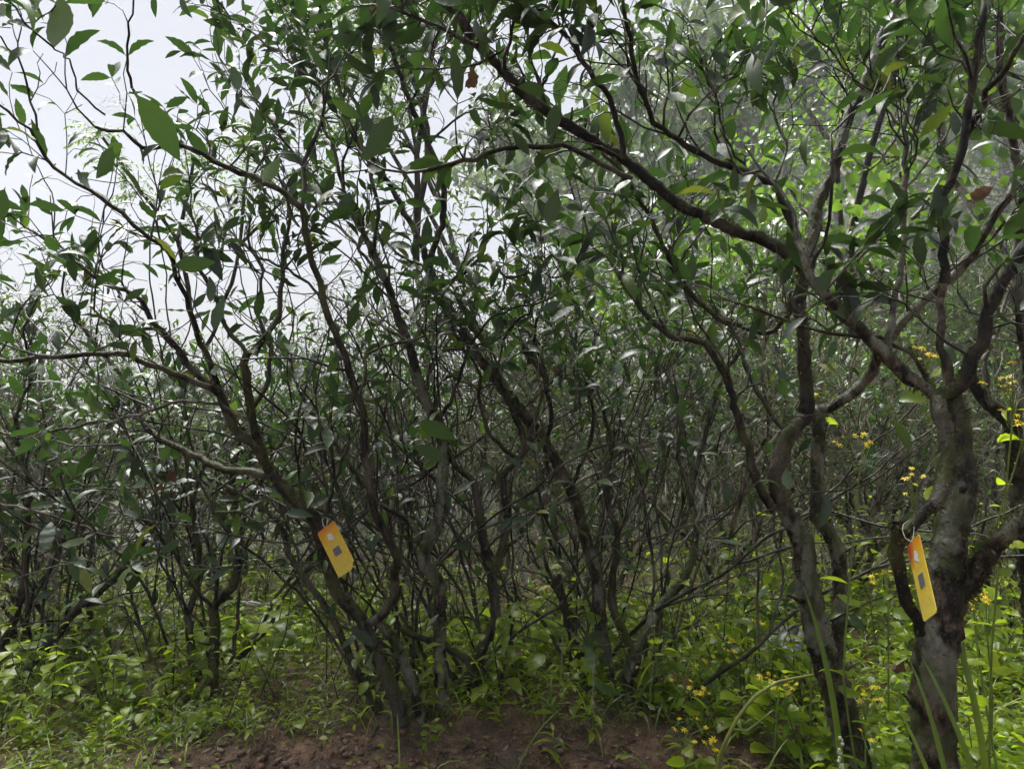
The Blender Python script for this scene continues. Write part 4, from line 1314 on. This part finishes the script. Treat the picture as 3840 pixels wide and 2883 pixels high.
    for k in range(2600):
        y = rng.uniform(1.85, 3.0)
        x = rng.uniform(-0.75, 0.6) * y
        if rng.rand() > 0.12 + soil_mask(x, y): continue
        a = rng.rand() * 6.28
        pos.append((x, y, float(terrain(x, y)) + 0.006)); dr.append(unit(np.array([math.cos(a), math.sin(a), rng.normal(0, 0.12)])))
        nr.append(unit(UP + rng.normal(0, 0.35, 3))); sz.append(rng.uniform(0.008, 0.045))
    v, q, uv, a = bake(TEA_LO, pos, dr, nr, sz, rng)
    prop(obj("leaf_litter", make_mesh("leaf_litter", v, q, M_DEAD, uv, a)), "brown dead leaves strewn over the bare soil", "leaf litter", None, "stuff")
    vs, qs = [], []
    cube = np.array([[x, y, z] for z in (-1, 1) for y in (-1, 1) for x in (-1, 1)], float)
    cq = np.array([[0, 2, 3, 1], [4, 5, 7, 6], [0, 1, 5, 4], [2, 6, 7, 3], [0, 4, 6, 2], [1, 3, 7, 5]])
    off = 0
    for k in range(3600):
        y = rng.uniform(1.8, 2.75)
        x = rng.uniform(-1.2, 0.95)
        if rng.rand() > soil_mask(x, y) + 0.05: continue
        c = cube * (1 + rng.normal(0, 0.25, (8, 3))) * (0.0012 + 0.0075 * rng.rand() ** 3) * np.array([1, 1, 0.7])
        a = rng.rand() * 6.28
        R = np.array([[math.cos(a), -math.sin(a), 0], [math.sin(a), math.cos(a), 0], [0, 0, 1]])
        vs.append(c @ R.T + [x, y, float(terrain(x, y)) + 0.002]); qs.append(cq + off); off += 8
    prop(obj("soil_crumbs", make_mesh("soil_crumbs", np.vstack(vs), np.vstack(qs), plain_mat("soil_crumb", (0.11, 0.065, 0.04), 0.7, 0.75, 60))), "red-brown crumbs and small stones on the bare soil", "soil crumbs", None, "stuff")


undergrowth()


# ------------------------------------------------------------------ yellow-flowered plants
def daisy(rng, p, r):
    """petals and disc of one small flower head"""
    n = unit(np.array([rng.normal(0, 0.4), rng.normal(0, 0.4) - 0.35, 1]))
    u = unit(np.cross(n, [1, 0.2, 0])); w = np.cross(n, u)
    V, Q = [], []
    m = rng.randint(6, 9)
    for k in range(m):
        a = 6.283 * k / m + rng.normal(0, 0.12)
        o = math.cos(a) * u + math.sin(a) * w
        s = -math.sin(a) * u + math.cos(a) * w
        i = len(V)
        V += [p + o * r * 0.25 - s * r * 0.12, p + o * r * 0.25 + s * r * 0.12, p + o * r - n * r * 0.15 + s * r * 0.13, p + o * r - n * r * 0.15 - s * r * 0.13]
        Q.append((i, i + 1, i + 2, i + 3))
    dv, dq = tube(np.array([p - n * r * 0.45, p - n * r * 0.1, p + n * r * 0.12]), [r * 0.12, r * 0.36, r * 0.26], 6)
    return np.array(V), np.array(Q), dv, dq


FLOWERS = [  # photo pixel of the flower head group, depth, number of heads, where it is
    (3480, 1320, 1.75, 9, "between the dead pale limb and the crossing limbs"), (3800, 1440, 1.6, 13, "large head at the right edge"),
    (3835, 1560, 1.7, 9, "at the right edge below the largest yellow head"), (3225, 1650, 1.8, 10, "between the two stout right-hand trunks"),
    (3430, 1790, 1.9, 7, "low beside the dark stem above the hanging tag"), (3085, 1510, 2.1, 5, "by the knobbly fork of the stout lichened tree"),
    (2945, 2575, 2.05, 13, "large drooping head above the arching green stalk"), (2890, 2545, 2.15, 8, "just over the bend of the arching green stalk"),
    (2600, 2585, 2.25, 9, "left of the arching green stalk over the weeds"), (2700, 2805, 2.0, 9, "beside the foot of the arching green stalk"),
    (2565, 2725, 2.1, 6, "low at the edge of the bare soil"), (2760, 2440, 2.5, 8, "in weeds left of the wet grey stone"),
    (2740, 2400, 2.6, 7, "behind the weeds left of the wet grey stone"), (3245, 2600, 1.85, 9, "between the feet of the two stout trunks"),
    (3280, 2770, 1.7, 2, "single low star between the two stout trunks"), (2755, 2170, 2.9, 8, "far back right of the low Y fork"),
    (2460, 2105, 3.0, 6, "small head behind the bent pale arm"), (2275, 2275, 2.7, 6, "in front of the slanting mossy trunk"),
    (2030, 2200, 2.9, 4, "far back between twin stems and slanting trunk"), (2610, 2375, 2.6, 5, "low in weeds right of the Y fork"),
    
    (3700, 2250, 1.7, 7, "right of the nearest trunk's fork"), (3330, 2150, 2.1, 7, "left of the hanging tag"),
    (2850, 2330, 2.8, 7, "in deep weeds left of the stout trunk"), (2660, 2480, 2.5, 8, "over the weeds right of the bare soil"), 
    
]


def flower_plants():
    rng = np.random.RandomState(51)
    for px, py, d, n, where in FLOWERS:
        top = P(px, py, d)
        bx, by = top[0] + rng.normal(0, 0.05), top[1] + rng.normal(0.03, 0.04)
        base = np.array([bx, by, float(terrain(bx, by)) - 0.02])
        root = prop(empty("yellow_flowered_plant", base), "yellow daisy-like flower cluster on thin stem, " + where, "flower", "yellow-flowered plants")
        hub = top - np.array([0, 0, 0.06])
        path = smooth_path(np.array([base, (base + hub) / 2 + rng.normal(0, 0.03, 3), hub]), 0.06)
        parts = [tube(path, np.linspace(0.0035, 0.0018, len(path)), 5, cap=False)]
        heads = []
        for k in range(n):
            hp = top + np.array([rng.normal(0, 0.026), rng.normal(0, 0.024), rng.normal(0, 0.012)])
            parts.append(tube(smooth_path(np.array([hub - [0, 0, rng.uniform(0, 0.03)], (hub + hp) / 2 + rng.normal(0, 0.006, 3), hp - [0, 0, 0.004]]), 0.02), 0.0010, 4, cap=False))
            heads.append(hp)
        v, q = join(parts)
        obj("stem", make_mesh("stem", v - base, q, M_STEM), root)
        for hp in heads:
            pv, pq, dv, dq = daisy(rng, hp, rng.uniform(0.0065, 0.0110))
            f = obj("flower_head", make_mesh("petals", pv - base, pq, M_PETAL, smooth=False), root)
            obj("flower_disc", make_mesh("flower_disc", dv - base, dq, M_DISC), f)
        for k in range(rng.randint(9, 15)):
            i = rng.randint(1, len(path))
            a = rng.rand() * 6.28
            R = frames(unit(np.array([math.cos(a), math.sin(a), 0.3]))[None], unit(UP + rng.normal(0, 0.5, 3))[None])[0] * rng.uniform(0.03, 0.075)
            o = bpy.data.objects.new("leaf", hi_mesh(BROAD_HI if rng.rand() < 0.6 else LANCE_HI, M_WEED, rng.randint(3)))
            COL.objects.link(o)
            o.parent = root
            o.matrix_local = Matrix([[*R[r], path[i][r] - base[r]] for r in range(3)] + [[0, 0, 0, 1]])


flower_plants()


# ------------------------------------------------------------------ the two tags
def tag_card_mat(red):
    m, t, out = new_mat("tag_print")
    uv = N(t, "UVMap")
    sep = N(t, "SeparateXYZ")
    t.links.new(uv.outputs[0], sep.inputs[0])
    g = ramp(t, [(0.0, (0.70, 0.56, 0.09)), (0.65, (0.72, 0.52, 0.05)), (0.86, (0.72, 0.40, 0.03)), (1.0, (0.68, 0.21, 0.02))])
    t.links.new(sep.outputs[1], g.inputs[0])
    # red printed quarter circle in the top corner with the hole
    du = math_n(t, "MULTIPLY", sep.outputs[0], 1.05)
    dv = math_n(t, "MULTIPLY", math_n(t, "SUBTRACT", 0.90, sep.outputs[1]), 1.9)
    rr = math_n(t, "SQRT", math_n(t, "ADD", math_n(t, "MULTIPLY", du, du), math_n(t, "MULTIPLY", dv, dv)))
    rm = ramp(t, [(0.16, (1, 1, 1)), (0.52, (0, 0, 0))])
    t.links.new(rr, rm.inputs[0])
    c = mixc(t, math_n(t, "MULTIPLY", rm.outputs[0], red), g.outputs[0], (0.42, 0.035, 0.015))
    n = N(t, "TexNoise")
    n.inputs["Scale"].default_value = 9
    t.links.new(uv.outputs[0], n.inputs["Vector"])
    nr = ramp(t, [(0.3, (0.86, 0.86, 0.84)), (0.6, (1, 1, 1))])
    t.links.new(n.outputs["Fac"], nr.inputs[0])
    c = mixc(t, 1.0, c, nr.outputs[0], "MULTIPLY")
    n2 = N(t, "TexNoise")
    n2.inputs["Scale"].default_value = 42
    t.links.new(uv.outputs[0], n2.inputs["Vector"])
    sr = ramp(t, [(0.69, (0, 0, 0)), (0.73, (1, 1, 1))])
    t.links.new(n2.outputs["Fac"], sr.inputs[0])
    c = mixc(t, math_n(t, "MULTIPLY", sr.outputs[0], 0.6), c, (0.12, 0.06, 0.02))
    p = N(t, "BsdfPrincipled")
    t.links.new(c, p.inputs["Base Color"])
    p.inputs["Roughness"].default_value = 0.35
    t.links.new(p.outputs[0], out.inputs[0])
    return m


M_CARD, M_CARD_RED = tag_card_mat(0.12), tag_card_mat(0.95)
M_TAGWHITE = plain_mat("tag_white_print", (0.66, 0.66, 0.67), 0.4, 0.03)
M_TAGTEXT = plain_mat("tag_pale_print", (0.62, 0.52, 0.26), 0.4, 0.05)
M_TAGGREY = plain_mat("tag_grey_square", (0.13, 0.13, 0.15), 0.4, 0.15, 400.0)
M_LOOP = plain_mat("white_loop", (0.42, 0.42, 0.36), 0.4, 0.05)


def make_tag(label, tl, tr, bl, loop, torn):
    tl, tr, bl = map(np.asarray, (tl, tr, bl))
    ex, ey = tr - tl, bl - tl
    w, h = np.linalg.norm(ex), np.linalg.norm(ey)
    ex, ey = ex / w, ey / h
    ey = unit(ey - ex * np.dot(ex, ey))
    nz = np.cross(ey, ex)
    if np.dot(nz, np.array([0, 0, CAM_Z]) - tl) < 0: nz = -nz
    root = prop(empty("yellow_tag", tl), label, "tag", "yellow tags on the tea trees")

    def pt(u, v, k=0.0):
        """u across 0..1, v down 0..1, k out of the printed face"""
        return ex * (u * w) + ey * (v * h) + nz * k
    # outline with rounded corners; one lower corner torn off on the tilted tag
    r = 0.006
    ol = []
    for cx, cy, a0 in ((w - r, r, -90), (w - r, h - r, 0), (r, h - r, 90), (r, r, 180)):
        if torn and cx > w / 2 and cy > h / 2:
            ol += [(w, h - 0.017), (w - 0.006, h - 0.015), (w - 0.011, h - 0.010), (w - 0.011, h - 0.003), (w - 0.016, h - 0.004), (w - 0.022, h)]
            continue
        for k in range(5):
            a = math.radians(a0 + 22.5 * k)
            ol.append((cx + r * math.cos(a), cy + r * math.sin(a)))
    m = len(ol)
    th = 0.0013
    V = [ex * a + ey * b + nz * s for s in (0.0, -th) for a, b in ol]
    uv = [(a / w, 1 - b / h) for s in (0, 1) for a, b in ol]
    me = bpy.data.meshes.new("card")
    F_ = [tuple(range(m)), tuple(range(2 * m - 1, m - 1, -1))] + [(i, i + m, (i + 1) % m + m, (i + 1) % m) for i in range(m)]
    me.from_pydata([tuple(x) for x in V], [], F_)
    l = me.uv_layers.new(name="UVMap")
    for lp in me.loops: l.data[lp.index].uv = uv[lp.vertex_index]
    me.materials.append(M_CARD if torn else M_CARD_RED)
    card = obj("card", me, root)

    def patch(name, polys, mat, k=0.0006):
        me = bpy.data.meshes.new(name)
        vs, fs = [], []
        for poly in polys:
            fs.append(tuple(range(len(vs), len(vs) + len(poly))))
            vs += [tuple(pt(a, b, k)) for a, b in poly]
        me.from_pydata(vs, [], fs)
        me.materials.append(mat)
        return obj(name, me, card)
    # white rounded emblem
    em = []
    for k in range(20):
        a = 6.283 * k / 20
        rr = 1 + 0.12 * math.sin(3 * a + 0.5) + 0.05 * math.sin(5 * a)
        em.append((0.50 + 0.145 * rr * math.cos(a), 0.215 + 0.068 * rr * math.sin(a)))
    patch("emblem", [em], M_TAGWHITE)
    patch("emblem_foot", [[(0.52, 0.27), (0.64, 0.265), (0.66, 0.305), (0.56, 0.315)]], M_TAGWHITE)
    rng = random.Random(3)

    def glyphs(u0, u1, v0, v1, n):
        out = []
        cw = (u1 - u0) / n
        for i in range(n):
            a, b = u0 + i * cw + cw * 0.12, u0 + (i + 1) * cw - cw * 0.12
            for j in range(3):
                y = v0 + (v1 - v0) * (0.15 + 0.35 * j)
                t = (v1 - v0) * 0.09
                out.append([(a, y), (b, y), (b, y + t), (a, y + t)])
            for j in range(2):
                x = a + (b - a) * rng.choice((0.15, 0.35, 0.55, 0.75))
                t = cw * 0.07
                out.append([(x, v0), (x + t, v0), (x + t, v1), (x, v1)])
        return out
    patch("faint_lettering", glyphs(0.24, 0.78, 0.335, 0.385, 4), M_TAGTEXT)
    patch("small_lettering", glyphs(0.16, 0.84, 0.775, 0.80, 12) + glyphs(0.16, 0.84, 0.835, 0.86, 12), M_TAGTEXT)
    patch("square_border", [[(0.30, 0.445), (0.72, 0.445), (0.72, 0.63), (0.30, 0.63)]], M_TAGTEXT, 0.0005)
    patch("grey_square", [[(0.325, 0.456), (0.695, 0.456), (0.695, 0.619), (0.325, 0.619)]], M_TAGGREY, 0.0010)
    base = tl
    lp = smooth_path(np.array(loop), 0.006)
    v, q = tube(lp, 0.0006, 6, cap=False)
    obj("loop", make_mesh("loop", v - base, q, M_LOOP), root)


t1 = [P(1189, 1999, 2.07), P(1253, 1952, 2.035), P(1277, 2162, 2.035)]
make_tag("yellow tag tilted against the leaning tree's dark stem, one lower corner torn", *t1,
         [P(1222, 1978, 2.055), P(1226, 1964, 2.08), P(1228, 1948, 2.13), P(1222, 1938, 2.17), P(1208, 1948, 2.12), P(1213, 1970, 2.075), P(1222, 1978, 2.06)], True)
t2 = [P(3401, 2048, 1.29), P(3445, 2000, 1.237), P(3447, 2340, 1.237)]
make_tag("yellow tag with red corner seen edge-on, hanging from nearest trunk by white loop", *t2,
         [P(3418, 2030, 1.27), P(3396, 2018, 1.28), P(3385, 1990, 1.29), P(3388, 1965, 1.30), P(3408, 1952, 1.31), P(3428, 1965, 1.36), P(3425, 2010, 1.33), P(3418, 2030, 1.275)], False)


# ------------------------------------------------------------------ single small things
def arching_stalk():
    b = P(2660, 2930, 1.95)
    pts = [P(2660, 2960, 1.95), P(2700, 2830, 1.93), P(2760, 2700, 1.92), P(2830, 2610, 1.92), P(2920, 2555, 1.93), P(3050, 2530, 1.95), P(3090, 2535, 1.97)]
    pts[0][2] = float(terrain(pts[0][0], pts[0][1])) - 0.03
    path = smooth_path(np.array(pts), 0.03)
    base = path[0]
    root = prop(empty("arching_stalk", base), "thick pale yellow-green stalk arching over by the lichened trunk's foot", "plant stalk")
    v, q = tube(path, np.linspace(0.0062, 0.0035, len(path)), 8, 0.05, np.random.RandomState(1))
    obj("stalk", make_mesh("stalk", v - base, q, M_STALK), root)
    p2 = smooth_path(np.array([path[8], P(2800, 2740, 1.9), P(2900, 2660, 1.88)]), 0.03)
    v, q = tube(p2, np.linspace(0.004, 0.002, len(p2)), 6)
    obj("side_shoot", make_mesh("side_shoot", v - base, q, M_STEM), root)


arching_stalk()

for px, py, tx, ty, d, lab in [(3620, 2890, 3498, 2660, 1.25, "broad bright grass blade leaning left before the nearest trunk"),
                               (3592, 2830, 3570, 2500, 1.3, "thin upright bright grass blade before the nearest trunk"),
                               (3780, 2890, 3640, 2480, 1.2, "long arching grass blade near the lower right corner"),
                               (3710, 2700, 3690, 2100, 1.35, "tall thin grass stalk beside the right edge"),
                               (3160, 2700, 3145, 2200, 1.8, "slender pale grass stalk in front of the lichened trunk"),
                               (1345, 2330, 1352, 2135, 2.3, "bent bright grass blade just below the tilted tag")]:
    a, b = P(px, py, d), P(tx, ty, d * 0.99)
    gz = float(terrain(a[0], a[1]))
    if py > 2600: a = np.array([a[0], a[1], max(gz, a[2] - 0.25)])
    g = leaf_shape(10, 0.034, 0.5, 0.5, petiole=0.0, power=0.45, peak=0.7)
    dd = b - a
    R = frames(dd[None], np.array([[0.25, -0.9, 0.2]]))[0] * np.linalg.norm(dd)
    o = obj("grass_blade", make_mesh("grass_blade", g[0], g[1], M_GRASS, g[2]))
    o.matrix_world = Matrix([[*R[r], a[r]] for r in range(3)] + [[0, 0, 0, 1]])
    prop(o, lab, "grass blade", "single tall grass blades")


def berry_spike():
    base = P(3165, 2900, 1.62)
    base[2] = float(terrain(base[0], base[1]))
    tip = P(3152, 2760, 1.6)
    rng = np.random.RandomState(8)
    root = prop(empty("berry_spike", base), "small upright spike of whitish berries at the lichened trunk's foot", "plant")
    path = smooth_path(np.array([base, (base + tip) / 2, tip]), 0.02)
    v, q = tube(path, 0.0015, 5)
    obj("stem", make_mesh("stem", v - base, q, M_STEM), root)
    m = plain_mat("whitish_berry", (0.55, 0.55, 0.42), 0.4, 0.1)
    ball, bq = tube(np.array([[0, 0, -1.0], [0, 0, -0.7], [0, 0, 0], [0, 0, 0.7], [0, 0, 1.0]]), [0.1, 0.71, 1, 0.71, 0.1], 8)
    bm_ = make_mesh("berry", ball * 0.0042, bq, m)
    for k in range(13):
        p = path[-1] - np.array([0, 0, 0.007 * k]) + rng.normal(0, 0.003, 3)
        obj("berry", bm_, root, tuple(p - base))


berry_spike()


def wet_stone():
    b = P(3000, 2420, 2.75)
    rng = np.random.RandomState(4)
    n, k = 18, 10
    V = []
    for i in range(k):
        th = math.pi * 0.5 * i / (k - 1)
        for j in range(n):
            a = 6.283 * j / n
            f = 1 + 0.18 * math.sin(2 * a + 1) + 0.1 * math.sin(5 * a + i) + rng.normal(0, 0.07)
            V.append((0.20 * f * math.cos(a) * math.cos(th), 0.16 * f * math.sin(a) * math.cos(th), -0.08 + 0.22 * math.sin(th) * (1 + 0.1 * math.sin(3 * a))))
    Q = [(i * n + j, i * n + (j + 1) % n, (i + 1) * n + (j + 1) % n, (i + 1) * n + j) for i in range(k - 1) for j in range(n)]
    m, t, out = new_mat("wet_stone")
    geo = N(t, "NewGeometry")
    nz = N(t, "TexNoise")
    nz.inputs["Scale"].default_value = 22
    nz.inputs["Detail"].default_value = 8
    t.links.new(geo.outputs["Position"], nz.inputs["Vector"])
    r = ramp(t, [(0.35, (0.05, 0.05, 0.052)), (0.65, (0.20, 0.19, 0.19))])
    t.links.new(nz.outputs["Fac"], r.inputs[0])
    p = N(t, "BsdfPrincipled")
    t.links.new(r.outputs[0], p.inputs["Base Color"])
    p.inputs["Roughness"].default_value = 0.3
    bp = N(t, "Bump")
    bp.inputs["Strength"].default_value = 1.0
    bp.inputs["Distance"].default_value = 0.02
    t.links.new(nz.outputs["Fac"], bp.inputs["Height"])
    t.links.new(bp.outputs[0], p.inputs["Normal"])
    t.links.new(p.outputs[0], out.inputs[0])
    o = obj("stone", make_mesh("stone", V, Q, m), None, (b[0], b[1], float(terrain(b[0], b[1]))))
    prop(o, "wet grey stone showing through weeds behind the stout lichened trunk", "stone")


wet_stone()

# withered leaves caught in the branches
for k, (px, py, d, s, ang, lab) in enumerate([
        (1415, 30, 1.75, 0.085, 200, "crumpled dark brown leaf caught on the top edge branch"),
        (2078, 1385, 2.3, 0.06, 90, "reddish brown withered leaf hanging among the middle twigs"),
        (742, 900, 2.0, 0.075, 100, "curled brown leaf hanging in the sky gap on the left"),
        (640, 1790, 2.3, 0.11, 95, "limp brown leaf hanging left above the tilted tag"),
        (600, 1830, 2.35, 0.09, 110, "second limp brown leaf beside the one left of the tag"),
        (3690, 720, 1.75, 0.10, 150, "crumpled brown leaf wedged between the thin trunks top right"),
        (3370, 2500, 1.55, 0.09, 120, "dark shrivelled leaf hanging between the two stout trunks"),
        (1770, 290, 1.75, 0.10, 92, "shredded brown leaf dangling under the diagonal limb")]):
    rng = np.random.RandomState(900 + k)
    g = leaf_shape(10, 0.55, 0.9, 1.6, 0.10, wave=0.35)
    a = math.radians(ang)
    dd = np.array([math.cos(a), 0.15, -math.sin(a)])
    s = s * 0.6
    R = frames(dd[None], np.array([[0.4, -0.8, 0.3]]))[0] * s
    p = P(px, py, d) - unit(dd) * s * 0.4
    o = obj("withered_leaf", make_mesh("withered_leaf", g[0], g[1], M_DEAD, g[2], np.full(len(g[0]), rng.rand())))
    o.matrix_world = Matrix([[*R[r], p[r]] for r in range(3)] + [[0, 0, 0, 1]])
    prop(o, lab, "dead leaf", "withered leaves caught in the branches")

# rain-beaded spider webs slung between twigs
M_SILK = plain_mat("wet_silk", (0.75, 0.77, 0.80), 0.25, 0.1)
for k, (px, py, d, w, lab) in enumerate([
        (440, 385, 1.35, 0.028, "small glistening web clump on a twig in the upper left sky"),
        (3525, 595, 1.65, 0.026, "glistening hammock web between the thin upper right trunks"),
        (3275, 1720, 1.7, 0.03, "wet web sheet glinting between the two stout right-hand trunks")]):
    rng = np.random.RandomState(950 + k)
    c = P(px, py, d)
    ts = []
    for j in range(34):
        a = np.array([rng.uniform(-1, 1), rng.normal(0, 0.25), rng.uniform(-0.5, 0.5)]) * w
        b = a + np.array([rng.normal(0, 0.7), rng.normal(0, 0.2), rng.normal(0, 0.3)]) * w
        m = (a + b) / 2 - np.array([0, 0, 0.12 * w])
        ts.append(tube(np.array([a, m, b]), 0.00022, 3, cap=False))
    v, q = join(ts)
    o = obj("spider_web", make_mesh("spider_web", v, q, M_SILK), None, tuple(c))
    prop(o, lab, "spider web", "rain-wet spider webs")

# ------------------------------------------------------------------ rain mist
def haze():
    v = np.array([[x, y, z] for z in (-18, 62) for y in (-14, 205) for x in (-152, 152)], float)
    q = np.array([[0, 2, 3, 1], [4, 5, 7, 6], [0, 1, 5, 4], [2, 6, 7, 3], [0, 4, 6, 2], [1, 3, 7, 5]])
    m, t, out = new_mat("rain_mist")
    pv = N(t, "VolumePrincipled")
    pv.inputs["Color"].default_value = (0.92, 0.95, 1.0, 1)
    pv.inputs["Density"].default_value = 0.0022
    t.links.new(pv.outputs[0], out.inputs["Volume"])
    o = obj("haze", make_mesh("haze", v, q, m, smooth=False))
    prop(o, "thin grey rain mist hanging over the whole grove", "mist", None, "stuff")


haze()
